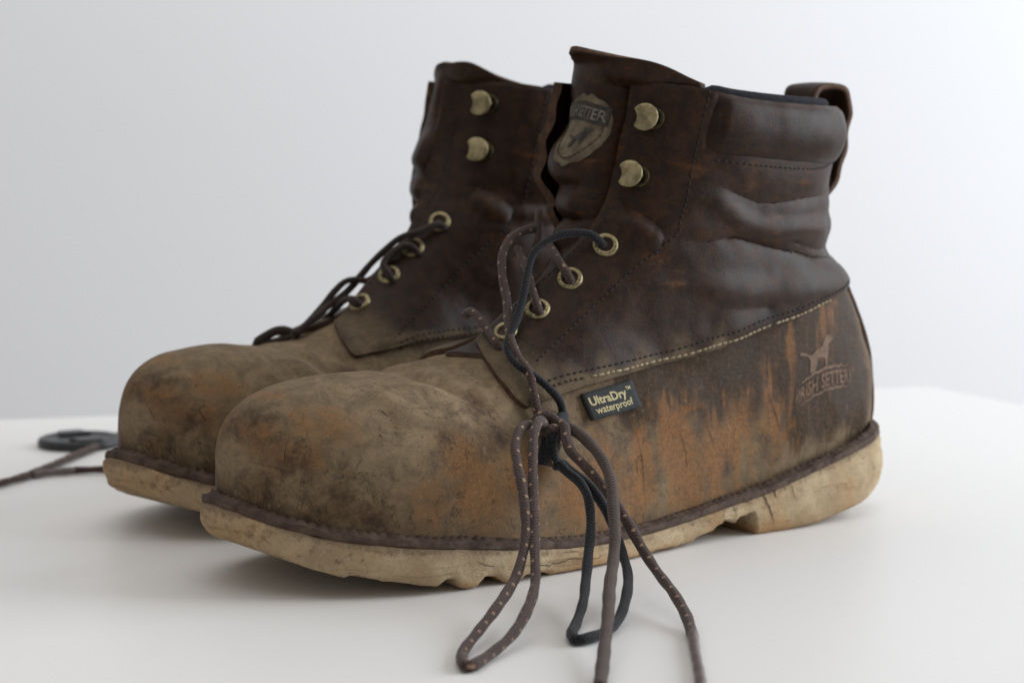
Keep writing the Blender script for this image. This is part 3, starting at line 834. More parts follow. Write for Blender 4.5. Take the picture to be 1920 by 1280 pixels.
def hook(b, p, r=.0059, turn=0.0):
    q, n = b.snap(p)
    e1, e2, n = frame(n)
    V, F = lathe(q, n, [(r*.86, -.0006), (r*.86, .0004), (r*.78, .0009), (r*.55, .0010), (r*.42, .0006), (.0001, .0006)])
    base = b.part('lace_hook', V, F, 'brass_dark')
    # stem rising from the base and leaning towards the throat
    fwd = -e1 if e1.x < 0 else e1           # towards the toe
    fwd = fwd*1.0
    path = [q - fwd*.0016 + n*.0004, q - fwd*.0012 + n*.0022, q + fwd*.0006 + n*.0034, q + fwd*.0016 + n*.0040]
    V, F, _ = tube_arrays([tuple(v) for v in path], .0016, 10)
    b.part('hook_stem', V, F, 'brass_dark', parent=base)
    # domed cap with a bite taken out of the side towards the throat
    c = q + fwd*.0026 + n*.0056; cn = (n + fwd*.06 + Vector((0, 0, .04))).normalized()
    f1 = (fwd - cn*fwd.dot(cn)).normalized(); f2 = cn.cross(f1)
    K = 44; outl = []
    for k in range(K):
        a = 2*math.pi*k/K + math.radians(8); u, v = r*math.cos(a), r*math.sin(a)
        # concave bite
        bc, br = r*1.48, r*.92
        d = math.hypot(u-bc, v)
        if d < br: u = bc - math.sqrt(max(br*br - v*v, 0)) if abs(v) < br else u
        outl.append((u, v))
    V = []; F = []
    lev = [(.90, -.0008), (1.0, -.0004), (1.0, .0001), (.95, .0004), (.72, .0006), (.40, .0007)]
    for s_, h in lev:
        for u, v in outl: V.append(tuple(c + f1*(u*s_ - .0004*(1-s_)) + f2*(v*s_) + cn*h))
    V.append(tuple(c + cn*.0008 - f1*.0006)); V.append(tuple(c - cn*.0008))
    for i in range(len(lev)-1):
        for k in range(K): F.append((i*K+k, i*K+(k+1) % K, (i+1)*K+(k+1) % K, (i+1)*K+k))
    t = len(lev)*K
    for k in range(K):
        F.append(((len(lev)-1)*K+k, (len(lev)-1)*K+(k+1) % K, t)); F.append(((k+1) % K, k, t+1))
    b.part('hook_cap', V, F, 'brass', parent=base)

def surf_path(b, pts, step, off=0.0):
    P = spline(pts, step=step); out = []; ns = []
    for p in P:
        q, n = b.snap(p); out.append(np.array(q + n*off)); ns.append(np.array(n))
    return np.array(out), np.array(ns)
def stitches(b, name, pts, mat, L=.0024, gap=.0010, r=.00042, off=.00025, parent=None, irregular=.3, skip=0.0):
    P, N = surf_path(b, pts, .0004, off)
    s = np.r_[0, np.cumsum(np.linalg.norm(np.diff(P, axis=0), axis=1))]; rnd = random.Random(len(pts)+int(1e5*pts[0][0]))
    V = []; F = []; x = 0
    while x < s[-1] - L:
        l = L*(1+irregular*rnd.uniform(-1, .6))
        if rnd.random() >= skip:
            pp = [np.array([np.interp(x+l*t, s, P[:, k]) for k in range(3)]) for t in (0, .25, .75, 1)]
            nn = np.array([np.interp(x+l*.5, s, N[:, k]) for k in range(3)])
            pp[0] = pp[0]-nn*r*1.2; pp[3] = pp[3]-nn*r*1.2
            v, f, _ = tube_arrays(pp, [r*.6, r, r, r*.6], 6)
            m = len(V); V += v.tolist(); F += [tuple(m+i for i in ff) for ff in f]
        x += l + gap
    b.part(name, V, F, mat, parent=parent, stuff=True)
def ribbon(b, pts, w, off=.0002, step=.0008, seed=0, sole=False):
    """thin tapering mark hugging the surface"""
    if sole:
        P = []; N = []
        for p in spline(pts, step=step):
            q, nn, _, _ = b.sole_bvh.find_nearest(Vector(p))
            if nn.y < 0: nn = -nn
            P.append(np.array(q + nn*off)); N.append(np.array(nn))
        P, N = np.array(P), np.array(N)
    else: P, N = surf_path(b, pts, step, off)
    n = len(P); rnd = random.Random(seed)
    T_ = np.gradient(P, axis=0); S = np.cross(N, T_); S /= np.maximum(np.linalg.norm(S, axis=1, keepdims=True), 1e-9)
    V = []; F = []
    for i in range(n):
        k = math.sin(math.pi*(i+.15)/(n-.7))**.7*w*rnd.uniform(.55, 1.25); j = rnd.uniform(-.3, .3)*w
        V += [tuple(P[i]+S[i]*(k*.5+j)), tuple(P[i]-S[i]*(k*.5-j))]
    for i in range(n-1): F.append((2*i, 2*i+1, 2*i+3, 2*i+2))
    return V, F
def marks(b, name, lines, mat, off=.0002, parent=None, sole=False):
    for k, (pts, w) in enumerate(lines):
        v, f = ribbon(b, pts, w, off, seed=k, sole=sole); b.part(name, v, f, mat, parent=parent, smooth=False)

def text_mesh(body, size, bold=0.0, extrude=0.0, spacing=1.0):
    c = bpy.data.curves.new('text', 'FONT'); c.body = body; c.size = size; c.offset = bold; c.extrude = extrude
    c.space_character = spacing; c.align_x = 'LEFT'; c.resolution_u = 3
    o = bpy.data.objects.new('text', c); COL.objects.link(o)
    bpy.context.view_layer.update()
    me = bpy.data.meshes.new_from_object(o.evaluated_get(bpy.context.evaluated_depsgraph_get()))
    V = np.array([v.co[:] for v in me.vertices]); F = [tuple(p.vertices) for p in me.polygons]
    bpy.data.objects.remove(o); bpy.data.curves.remove(c); bpy.data.meshes.remove(me)
    return V, F

def pull_loop(b):
    path = [(.0345, .168), (.0340, .180), (.0335, .188), (.0305, .1950), (.0250, .1968), (.0175, .1966), (.0120, .1940), (.0098, .1880), (.0100, .1780), (.0120, .1660), (.0155, .1570), (.0195, .1500), (.0240, .1440)]
    P = spline([(x, 0, z) for x, z in path], n=46)
    nv = 9; G = np.zeros((nv, len(P), 3))
    for i, y in enumerate(np.linspace(-.0105, .0100, nv)):
        for j, p in enumerate(P):
            e = (abs(y)/.0115)**4*.0004
            G[i, j] = (p[0] + .0007*math.sin(p[2]*400+y*80) + e, y + .0006*math.sin(j*.35), p[2] - .0006*(y/.0115)**2)
    V, F, nf = grid_solid(G, .0026)
    wear = np.clip(np.c_[.1+0*V[:, 0], .30+.0*V[:, 0], .3+0*V[:, 0]], 0, 1)
    b.part('pull_loop', V, F, ['upper', 'edge'], wear=wear, mi=[0]*nf+[1]*(len(F)-nf))

def lace(b, name, pts, mat, r=.0024, parent=None, flat=1.0, step=.0022, taper=None):
    P = spline(pts, step=step); n = len(P)
    rr = np.full(n, r)*(1 + .05*np.sin(np.arange(n)*.9) + .05*np.sin(np.arange(n)*.23+1))
    if taper: rr = rr*np.interp(np.linspace(0, 1, n), [0, 1], taper)
    V, F, UV = tube_arrays(P, rr, 12, True, flat)
    return b.part(name, V, F, mat, parent=parent, uv=UV)

# near-side fittings shared by both boots, (x, |y|, z)
ST_EYE = [(.1172, .0339, .1941), (.1197, .0332, .1835), (.1229, .0326, .1711), (.1261, .0321, .1576), (.1295, .0317, .1429), (.1337, .0316, .134), (.1382, .031, .1296), (.1473, .0298, .1231), (.1578, .0287, .1156), (.1687, .0281, .1072), (.1799, .0281, .0989), (.1917, .0291, .0908), (.2007, .0302, .0853), (.2071, .0316, .0811)]
ST_PALE = [(.0248, .0216, .1027), (.0509, .0319, .0989), (.0692, .0345, .095), (.0956, .0361, .0899), (.1171, .0365, .0858), (.1372, .0358, .0816), (.1556, .037, .0792), (.1735, .0382, .0771), (.1876, .0384, .0755), (.1983, .0381, .0741), (.2094, .0384, .0717)]
def side(pts, sgn): return [(p[0], p[1]*sgn, p[2]) for p in pts]
def shift(pts, dx, dz): return [(p[0]+dx, p[1], p[2]+dz) for p in pts]

def dress(b, eye, hooks, sgn):
    for p in eye: eyelet(b, p)
    for p in hooks: hook(b, p)
    stitches(b, 'eyestay_stitching', side(ST_EYE, sgn), 'thread_dark', .0022, .0009, .00040, .0001)
    pale = side(ST_PALE, sgn)
    if sgn < 0: pale = [(x, y, z + .0070*float(sstep(.14, .225, x))) for x, y, z in pale]
    if sgn > 0:
        stitches(b, 'seam_stitching', pale[0:9], 'thread_pale', .0032, .0003, .00050, .00030, irregular=.5, skip=.05)
        stitches(b, 'seam_stitching', pale[8:], 'thread_mid', .0024, .0008, .00055, .00035, irregular=.4)
    else:
        stitches(b, 'seam_stitching', pale, 'thread_mid', .0024, .0008, .00055, .00035, irregular=.4)
    stitches(b, 'seam_stitching', shift(pale, 0, .0030), 'thread_dark', .0024, .0009, .00042, .0001)
    cs = [(x, sgn*float(BW(.16))*.98*(1-((x-.08)/.09)**4)**.5, float(CSEAM(x))-.0016) for x in np.linspace(.032, .119, 14)]
    stitches(b, 'collar_stitching', cs, 'thread_dark', .0024, .0010, .00045, .0000)
    # row along the throat edge
    ed = []
    for z in np.linspace(.100, .194, 16):
        y = (float(b.yl(z)) if sgn > 0 else -float(b.ym(z))) + sgn*.0028
        r = b.base.ray_cast(Vector((.5, y, z)), Vector((-1, 0, 0)))
        if r[0] is not None: ed.append(tuple(r[0]))
    stitches(b, 'eyestay_stitching', ed, 'thread_dark', .0022, .0010, .00038, .0000)

def waterproof_tag(b):
    c = [np.array(v) for v in ((.1903, .0406, .0697), (.1622, .0386, .0738), (.1592, .0403, .0620), (.1882, .0437, .0590))]
    nu, nv = 15, 9; G = np.zeros((nu, nv, 3)); NN = np.zeros((nu, nv, 3))
    for i in range(nu):
        for j in range(nv):
            u, v = i/(nu-1), j/(nv-1)
            p = (c[0]*(1-u)+c[1]*u)*(1-v) + (c[3]*(1-u)+c[2]*u)*v
            q, n = b.snap(p); G[i, j] = np.array(q) + np.array(n)*(.0013 + .0014*v + .0006*math.sin(u*3)*v); NN[i, j] = n
    V, F, nf = grid_solid(G, .0011)
    if np.dot(np.cross(G[1, 0]-G[0, 0], G[0, 1]-G[0, 0]), NN[0, 0]) < 0:
        V, F, nf = grid_solid(G[::-1].copy(), .0011)
    tg = b.part('waterproof_tag', V, F, 'tag', smooth=True)
    def place(body, size, u0, v0, wid, bold):
        tv, tf = text_mesh(body, size, bold)
        w = tv[:, 0].max()-tv[:, 0].min(); tv[:, 0] = (tv[:, 0]-tv[:, 0].min())/w*wid
        out = []
        for x_, y_, _ in tv:
            u = u0 + x_; v = v0 - y_
            fi, fj = np.clip(u*(nu-1), 0, nu-1.001), np.clip(v*(nv-1), 0, nv-1.001); i, j = int(fi), int(fj); a, e = fi-i, fj-j
            p = (G[i, j]*(1-a)+G[i+1, j]*a)*(1-e) + (G[i, j+1]*(1-a)+G[i+1, j+1]*a)*e
            n = NN[i, j]; out.append(p + n*.00018)
        return out, tf
    V = []; F = []
    for a in (("UltraDry", .42, .075, .50, .72, .012), ("TM", .17, .815, .295, .10, .004), ("waterproof", .36, .12, .83, .74, .006)):
        v, f = place(*a); m = len(V); V += v; F += [tuple(m+i for i in q) for q in f]
    b.part('lettering', V, F, 'tag_text', parent=tg, smooth=False)

DOG = [(.0634, .077), (.0615, .0775), (.0596, .0772), (.0578, .0763), (.0562, .0760), (.0540, .0768), (.0521, .0778), (.0498, .0786), (.0479, .0793), (.0466, .0808), (.0453, .0825), (.0450, .0838), (.0440, .0846), (.0420, .0844), (.0400, .0838), (.0391, .0826), (.0396, .0818), (.0408, .0812), (.0421, .0806), (.0426, .0795), (.0424, .0778), (.0432, .0758), (.0440, .0735), (.0443, .0706), (.0456, .0706), (.0458, .0737), (.0472, .0744), (.0490, .0747), (.0506, .0743), (.0514, .0738), (.0521, .0712), (.0532, .0690), (.0536, .0680), (.0545, .0682), (.0543, .0696), (.0540, .0712), (.0548, .0700), (.0556, .0678), (.0565, .0680), (.0566, .0705), (.0562, .0728), (.0566, .0742), (.0583, .0757), (.0605, .0760), (.0626, .0762)]
def heel_emblem(b):
    bm = bmesh.new(); vs = [bm.verts.new((x, 0, z)) for x, z in DOG]; bm.faces.new(vs)
    bmesh.ops.triangulate(bm, faces=bm.faces[:])
    bmesh.ops.subdivide_edges(bm, edges=bm.edges[:], cuts=2, use_grid_fill=True); bmesh.ops.triangulate(bm, faces=bm.faces[:])
    bm.verts.ensure_lookup_table()
    V = []
    for v in bm.verts:
        q, n = b.snap((v.co.x, .034, v.co.z)); V.append(tuple(q+n*.00022))
    F = [tuple(v.index for v in f.verts) for f in bm.faces]; bm.free()
    em = b.part('pressed_emblem', V, F, 'emblem')
    top = [(.0650, .0358, .0626), (.0565, .0352, .0665), (.0474, .034, .069), (.0375, .0323, .0698), (.0277, .030, .0690)]
    bot = [(.0651, .0361, .0529), (.0566, .0355, .0564), (.0465, .0343, .0593), (.0359, .0325, .0602), (.0277, .0306, .0596)]
    V = []; F = []
    for line in (top, bot, [bot[-1], top[-1]], [bot[0], top[0]]):
        v, f = ribbon(b, line, .0013 if len(line) > 2 else .0008, .0002, seed=3); m = len(V); V += v; F += [tuple(m+i for i in q) for q in f]
    b.part('banner_line', V, F, 'emblem', parent=em, smooth=False)
    tv, tf = text_mesh("IRISH SETTER", 1.0, .02); tv[:, 0] -= tv[:, 0].min(); tv[:, 0] /= tv[:, 0].max(); tv[:, 1] /= .73
    T_, B_ = spline(top, n=60), spline(bot, n=60); out = []
    for x_, y_, _ in tv:
        s_ = (.03 + .94*x_)*59; i = int(min(s_, 58)); a = s_-i
        p = B_[i]*(1-a)+B_[i+1]*a; q = T_[i]*(1-a)+T_[i+1]*a
        w = .17 + .66*y_; q2, n = b.snap(p*(1-w)+q*w); out.append(tuple(q2+n*.00022))
    b.part('lettering', out, tf, 'emblem', parent=em, smooth=False)

def tongue_badge(b):
    """torn felt patch on the tongue: tan ground, dark band with lettering, dark picture"""
    G = b.tongueG; nu, nv = G.shape[:2]
    def at(y, z, off):
        r = b.tongue_bvh.ray_cast(Vector((.5, y, z)), Vector((-1, 0, 0)))
        p, n = (r[0], r[1]) if r[0] is not None else (Vector((.14, y, z)), Vector((1, 0, 0)))
        if n.x < 0: n = -n
        return np.array(p + n*off)
    yc, zc = -.0018, .1775
    def patch(name, fz, y0, y1, mat, off, n=18, m=14, thick=.0008, parent=None):
        A = np.zeros((n, m, 3))
        for i in range(n):
            y = y0 + (y1-y0)*i/(n-1); lo, hi = fz(y)
            for j in range(m): A[i, j] = at(y, lo+(hi-lo)*j/(m-1), off)
        V, F, nf = grid_solid(A, thick)
        return b.part(name, V, F, mat, parent=parent)
    def shield(y):
        t = (y-yc)/.0112; e = max(0, 1-abs(t)**2.6)**.5
        return zc - .0145*e - .001 + .0006*math.sin(y*900), zc + .0125*e + .002 + .0005*math.sin(y*1100)
    bd = patch('tongue_badge', shield, yc-.0111, yc+.0111, 'badge', .0007, 26, 22, parent=b.tongue)
    def band(y):
        t = (y-yc)/.0112; c = zc + .0078 - .0020*t*t - .0012*t
        return c-.0042, c+.0034
    o = []
    def flat_patch(fz, y0, y1, mat, off, n, m, name):
        A = np.zeros((n, m, 3))
        for i in range(n):
            y = y0+(y1-y0)*i/(n-1); lo, hi = fz(y)
            for j in range(m): A[i, j] = at(y, lo+(hi-lo)*j/(m-1), off)
        V, F, nf = grid_solid(A, .0004); return b.part(name, V, F, mat, parent=b.tongue)
    flat_patch(band, yc-.0105, yc+.0105, 'badge_dark', .0011, 26, 6, 'badge_band')
    bm = bmesh.new(); vs = [bm.verts.new((-(x-.0510)*.50, 0, (z-.0762)*.50)) for x, z in DOG]; bm.faces.new(vs)
    bmesh.ops.triangulate(bm, faces=bm.faces[:]); bmesh.ops.subdivide_edges(bm, edges=bm.edges[:], cuts=1); bmesh.ops.triangulate(bm, faces=bm.faces[:])
    bm.verts.ensure_lookup_table()
    b.part('badge_picture', [tuple(at(yc+.0022+v.co.x, zc-.0042+v.co.z, .0013)) for v in bm.verts], [tuple(v.index for v in f.verts) for f in bm.faces], 'badge_dark', parent=b.tongue, smooth=False)
    bm.free()
    tv, tf = text_mesh("IRISH SETTER", 1.0, .01); tv[:, 0] -= tv[:, 0].min(); tv[:, 0] /= tv[:, 0].max(); tv[:, 1] /= .73
    out = []
    for x_, y_, _ in tv:
        y = yc - .0100 + .0200*x_; lo, hi = band(y); out.append(tuple(at(y, lo+(hi-lo)*(.18+.62*y_), .00145)))
    b.part('badge_lettering', out, tf, 'badge_text', parent=b.tongue, smooth=False)
    st = []
    for k in range(40):
        a = 2*math.pi*k/39; y = yc+.0098*math.cos(a); lo, hi = shield(y)
        z = zc + (.0112*math.sin(a) if math.sin(a) > 0 else .0128*math.sin(a)); st.append((y, min(max(z, lo+.0012), hi-.0012)))
    V = []; F = []
    for k in range(0, 39):
        p0, p1 = at(*st[k], .0010), at(*st[k+1], .0010); d = p1-p0
        v, f, _ = tube_arrays([p0+d*.12, p0+d*.5, p0+d*.88], .00030, 5); m = len(V); V += v.tolist(); F += [tuple(m+i for i in q) for q in f]
    b.part('badge_stitching', V, F, 'thread_mid', parent=b.tongue, stuff=True)
# ------------------------------------------------------------------ setting
def tag(o, label=None, cat=None, group=None, kind=None):
    for k, v in (('label', label), ('category', cat), ('group', group), ('kind', kind)):
        if v: o[k] = v
def slab(name, corners, z0, z1, mat, bevel=.003):
    bm = bmesh.new(); vb = [bm.verts.new((x, y, z1)) for x, y in corners]
    f = bm.faces.new(vb); r = bmesh.ops.extrude_face_region(bm, geom=[f])
    bmesh.ops.translate(bm, verts=[v for v in r['geom'] if isinstance(v, bmesh.types.BMVert)], vec=(0, 0, z0-z1))
    bmesh.ops.recalc_face_normals(bm, faces=bm.faces[:])
    if bevel: bmesh.ops.bevel(bm, geom=bm.edges[:], offset=bevel, segments=3, affect='EDGES', profile=.5)
    me = bpy.data.meshes.new(name); bm.to_mesh(me); bm.free(); me.materials.append(mat)
    return link(name, me)
TA = np.array([-.3005, 1.3336]); TBk = np.array([.2724, 1.4809]); td = (TBk-TA)/np.linalg.norm(TBk-TA)
tr = np.array([.0418, -.0856]); tr /= np.linalg.norm(tr)
c0 = TBk - td*1.7; c2 = TBk + tr*1.25; c3 = c0 + tr*1.25
table = slab('table', [tuple(c0), tuple(c3), tuple(c2), tuple(TBk)], -.034, 0.0, M['table'], .004)
tag(table, 'plain white tabletop under the pair of boots, its far right corner in view', 'table')
nrm = np.array([-td[1], td[0]]); w0 = TA + nrm*1.0
wl = [tuple(w0-td*3.4), tuple(w0+td*3.4), tuple(w0+td*3+nrm*.05), tuple(w0-td*3+nrm*.05)]
wall = slab('wall', wl, -.9, 2.2, M['wall'], 0)
tag(wall, 'plain white painted wall behind the table', kind='structure')
floor = slab('floor', [(-3.5, -2.5), (3.5, -2.5), (3.5, 4.2), (-3.5, 4.2)], -.80, -.74, M['floor'], 0)  # out of view; added to keep ambient light from below off the wall
tag(floor, 'unseen wooden floor below the table, added to block light from below', kind='structure')
# ------------------------------------------------------------------ boots
H = .0013
V0, T0_ = make_base(H)
print('base', len(V0), time.time()-T0)
near = Boot('work_boot', (.159, 1.0786), math.radians(35.5), False, 1, -1, (.2118, .0075, .022))
rear = Boot('work_boot', (.0810, 1.214), math.radians(41.8), True, 11, 1, (.2070, .0015, .004))
tag(near.root, 'scuffed brown work boot in front, with dark green side tag and laces hanging onto table', 'work boot', 'pair of worn work boots')
tag(rear.root, 'brown leather work boot behind, half hidden by the front boot, laces trailing to the left', 'work boot', 'pair of worn work boots')
for b in (near, rear):
    build_upper(b, V0, T0_); build_lining(b); build_tongue(b); build_welt(b); build_outsole(b); pull_loop(b)
    print('boot', time.time()-T0)
dress(near, [(.1616, .0207, .1277), (.1782, .0184, .1137), (.1942, .0175, .1011), (.2080, .0150, .0918)], [(.1363, .0217, .1813), (.1434, .0210, .1565)], 1)
dress(rear, [(.1665, -.0136, .1291), (.1804, -.0110, .1170), (.1945, -.0100, .1051), (.2098, -.0080, .0925)], [(.1360, -.0170, .1858), (.1415, -.0175, .1625)], -1)

waterproof_tag(near); heel_emblem(near); tongue_badge(near)
marks(near, 'leather_crack', [([(.1608, .0421, .0477), (.1587, .0424, .0380), (.1576, .0425, .0288), (.1572, .0425, .0231)], .00030),
    ([(.1361, .0391, .0503), (.1328, .0392, .0419), (.1316, .0392, .0349), (.1322, .0393, .0296)], .00030),
    ([(.1200, .0376, .0521), (.1175, .0376, .0461), (.1149, .0375, .0388)], .00023),
    ([(.0828, .0362, .0617), (.0790, .0364, .0531), (.0765, .0365, .0470), (.0751, .0364, .0428)], .00034),
    ([(.1031, .0364, .0470), (.1027, .0364, .0399), (.1029, .0364, .0364)], .00018),
    ([(.1630, .042, .040), (.1610, .0424, .033)], .00018), ([(.1300, .039, .040), (.1290, .039, .033)], .00015),
    ([(.3183, .0246, .0627), (.3208, .0255, .0558), (.3217, .0262, .0487)], .00023),
    ([(.3294, .0142, .0518), (.3233, .0241, .0501), (.3176, .0304, .0479)], .00015),
    ([(.3006, .0082, .0777), (.2919, .0039, .0792)], .00026), ([(.2844, .0363, .0710), (.2825, .0395, .0685)], .00034), ([(.2888, .0425, .0623), (.2879, .0434, .0613)], .00038)], 'crack', .0002)
marks(rear, 'leather_crack', [([(.3300, -.010, .058), (.3285, -.014, .052)], .00030), ([(.3310, -.008, .047), (.327, -.018, .044)], .00030), ([(.318, -.03, .058), (.315, -.033, .052)], .00023)], 'crack', .0002)
marks(near, 'sole_crack', [([(.0905, .0440, .0235), (.0900, .0442, .0170), (.0870, .0442, .0110), (.0850, .0440, .0040)], .0010), ([(.0830, .044, .0215), (.0838, .044, .0180), (.0825, .044, .0150)], .0008),
    ([(.1010, .0435, .0200), (.1000, .0435, .0150)], .0005), ([(.1085, .044, .0150), (.1075, .044, .0105)], .0005), ([(.0760, .044, .0250), (.0740, .044, .0190), (.0715, .044, .0130)], .0004),
    ([(.2350, .059, .0075), (.2200, .0595, .0052), (.2080, .059, .0060), (.1950, .058, .0050), (.1850, .057, .0058)], .0005), ([(.2550, .056, .0110), (.2450, .058, .0082)], .0004), ([(.2100, .0590, .0095), (.2020, .059, .0090)], .0005)], 'sole_crack', .00025, None, True)
L_a_up = [(0.1976, 0.0230, 0.1018), (0.1972, 0.0209, 0.1049), (0.1952, 0.0152, 0.1099), (0.1913, 0.0060, 0.1169), (0.1876, -0.0030, 0.1217), (0.1839, -0.0120, 0.1267)]
L_a_up2 = [(0.1804, 0.0221, 0.1141), (0.1820, 0.0213, 0.1175), (0.1821, 0.0169, 0.1216), (0.1784, 0.0074, 0.1254), (0.1749, -0.0020, 0.1292)]
L_blk_top = [(0.1633, 0.0221, 0.1285), (0.1677, 0.0222, 0.1323), (0.1720, 0.0206, 0.1344), (0.1800, 0.0169, 0.1343), (0.1876, 0.0142, 0.1313), (0.1941, 0.0136, 0.1262), (0.1983, 0.0156, 0.1190), (0.2026, 0.0186, 0.1106), (0.2076, 0.0217, 0.1022), (0.2134, 0.0246, 0.0952), (0.2177, 0.0284, 0.0892), (0.2181, 0.0350, 0.0840), (0.2138, 0.0408, 0.0797), (0.2091, 0.0453, 0.0744), (0.2044, 0.0462, 0.0689), (0.2021, 0.0454, 0.0625)]
L_brn_main = [(0.1703, -0.0160, 0.1344), (0.1790, -0.0130, 0.1340), (0.1886, -0.0102, 0.1311), (0.1964, -0.0054, 0.1247), (0.2015, 0.0018, 0.1159), (0.2054, 0.0103, 0.1078), (0.2103, 0.0184, 0.0999), (0.2150, 0.0269, 0.0922), (0.2159, 0.0345, 0.0853), (0.2150, 0.0399, 0.0804), (0.2162, 0.0442, 0.0733), (0.2161, 0.0461, 0.0670), (0.2154, 0.0481, 0.0629)]
L_low = [(0.2098, -0.0140, 0.0994), (0.2123, -0.0052, 0.1016), (0.2142, 0.0048, 0.0985), (0.2166, 0.0147, 0.0938), (0.2175, 0.0213, 0.0901), (0.2162, 0.0218, 0.0885)]
L_loop = [(0.2143, 0.0496, 0.0597), (0.2214, 0.0556, 0.0637), (0.2292, 0.0627, 0.0605), (0.2360, 0.0710, 0.0538), (0.2421, 0.0795, 0.0451), (0.2482, 0.0882, 0.0367), (0.2539, 0.0967, 0.0284), (0.2610, 0.1069, 0.0208), (0.2682, 0.1168, 0.0145), (0.2817, 0.1310, 0.0100), (0.2978, 0.1437, 0.0051), (0.3152, 0.1539, 0.0024), (0.3283, 0.1617, 0.0024), (0.3269, 0.1558, 0.0024), (0.3193, 0.1446, 0.0024), (0.3058, 0.1339, 0.0052), (0.2901, 0.1230, 0.0096), (0.2747, 0.1113, 0.0143), (0.2666, 0.1050, 0.0192), (0.2584, 0.0971, 0.0270), (0.2527, 0.0891, 0.0353), (0.2484, 0.0808, 0.0439), (0.2446, 0.0727, 0.0507), (0.2400, 0.0648, 0.0565), (0.2331, 0.0584, 0.0614), (0.2244, 0.0536, 0.0622), (0.2162, 0.0496, 0.0599)]
L_knot1 = [(0.2188, 0.0478, 0.0610), (0.2158, 0.0490, 0.0645), (0.2122, 0.0514, 0.0637), (0.2106, 0.0539, 0.0599), (0.2119, 0.0547, 0.0536), (0.2147, 0.0548, 0.0485), (0.2149, 0.0534, 0.0451)]
L_knot2 = [(0.2020, 0.0453, 0.0629), (0.2102, 0.0523, 0.0597), (0.2151, 0.0550, 0.0557), (0.2147, 0.0552, 0.0496), (0.2111, 0.0539, 0.0437)]
L_knot3 = [(0.2174, 0.0524, 0.0452), (0.2166, 0.0528, 0.0517), (0.2134, 0.0512, 0.0577), (0.2081, 0.0495, 0.0609), (0.2030, 0.0487, 0.0595)]
L_knot4 = [(0.2167, 0.0521, 0.0576), (0.2144, 0.0544, 0.0595), (0.2092, 0.0535, 0.0580), (0.2049, 0.0514, 0.0543)]
L_tail_r = [(0.2099, 0.0501, 0.0616), (0.2100, 0.0567, 0.0602), (0.2130, 0.0622, 0.0558), (0.2148, 0.0681, 0.0518), (0.2141, 0.0752, 0.0476), (0.2125, 0.0835, 0.0416), (0.2110, 0.0918, 0.0342), (0.2111, 0.1004, 0.0272), (0.2121, 0.1099, 0.0195), (0.2159, 0.1243, 0.0131), (0.2210, 0.1391, 0.0094), (0.2275, 0.1541, 0.0051), (0.2351, 0.1665, 0.0024), (0.2417, 0.1756, 0.0024)]
L_aglet_r = [(0.2373, 0.1701, 0.0024), (0.2547, 0.1922, 0.0024), (0.2722, 0.2152, 0.0024), (0.2908, 0.2389, 0.0024)]
L_tail_b = [(0.2032, 0.0483, 0.0586), (0.2051, 0.0597, 0.0576), (0.2069, 0.0716, 0.0537), (0.2099, 0.0828, 0.0491), (0.2148, 0.0935, 0.0433), (0.2216, 0.1036, 0.0362), (0.2296, 0.1149, 0.0286), (0.2386, 0.1255, 0.0213), (0.2532, 0.1421, 0.0162), (0.2676, 0.1597, 0.0117), (0.2821, 0.1768, 0.0076), (0.2956, 0.1928, 0.0046), (0.3099, 0.2096, 0.0024)]
L_blk_loop = [(0.2105, 0.0528, 0.0456), (0.2124, 0.0624, 0.0428), (0.2136, 0.0721, 0.0401), (0.2164, 0.0811, 0.0353), (0.2215, 0.0894, 0.0266), (0.2297, 0.0986, 0.0176), (0.2391, 0.1093, 0.0103), (0.2504, 0.1225, 0.0061), (0.2627, 0.1345, 0.0024), (0.2721, 0.1444, 0.0024), (0.2769, 0.1533, 0.0024), (0.2724, 0.1537, 0.0024), (0.2613, 0.1501, 0.0024), (0.2483, 0.1413, 0.0035), (0.2349, 0.1289, 0.0083), (0.2236, 0.1153, 0.0125), (0.2169, 0.1028, 0.0188), (0.2126, 0.0923, 0.0260), (0.2106, 0.0828, 0.0328), (0.2096, 0.0729, 0.0387), (0.2087, 0.0629, 0.0415), (0.2077, 0.0526, 0.0447)]
L_stub = [(0.1683, -0.0180, 0.1419), (0.1707, -0.0154, 0.1374), (0.1727, -0.0123, 0.1319), (0.1758, -0.0100, 0.1271)]
L_r_s1 = [(0.1682, -0.0195, 0.1281), (0.1725, -0.0184, 0.1301), (0.1805, -0.0146, 0.1267), (0.1865, -0.0072, 0.1235), (0.1913, -0.0019, 0.1177), (0.1960, 0.0025, 0.1116), (0.2008, 0.0050, 0.1054), (0.2054, 0.0065, 0.1002), (0.2112, 0.0069, 0.0960), (0.2181, 0.0073, 0.0926), (0.2245, 0.0059, 0.0889), (0.2328, 0.0053, 0.0848), (0.2409, 0.0040, 0.0812)]
L_r_s2 = [(0.1825, -0.0165, 0.1160), (0.1848, -0.0154, 0.1196), (0.1884, -0.0131, 0.1204), (0.1926, -0.0091, 0.1161), (0.1964, -0.0045, 0.1085), (0.2000, -0.0001, 0.1039), (0.2040, 0.0037, 0.1044), (0.2082, 0.0070, 0.1034), (0.2137, 0.0086, 0.0986), (0.2188, 0.0094, 0.0933), (0.2247, 0.0091, 0.0882), (0.2320, 0.0094, 0.0826), (0.2374, 0.0080, 0.0791)]
L_r_s3 = [(0.1975, -0.0151, 0.1045), (0.1985, -0.0136, 0.1082), (0.1987, -0.0098, 0.1120), (0.1945, -0.0095, 0.1163), (0.1884, -0.0107, 0.1203), (0.1813, -0.0113, 0.1253)]
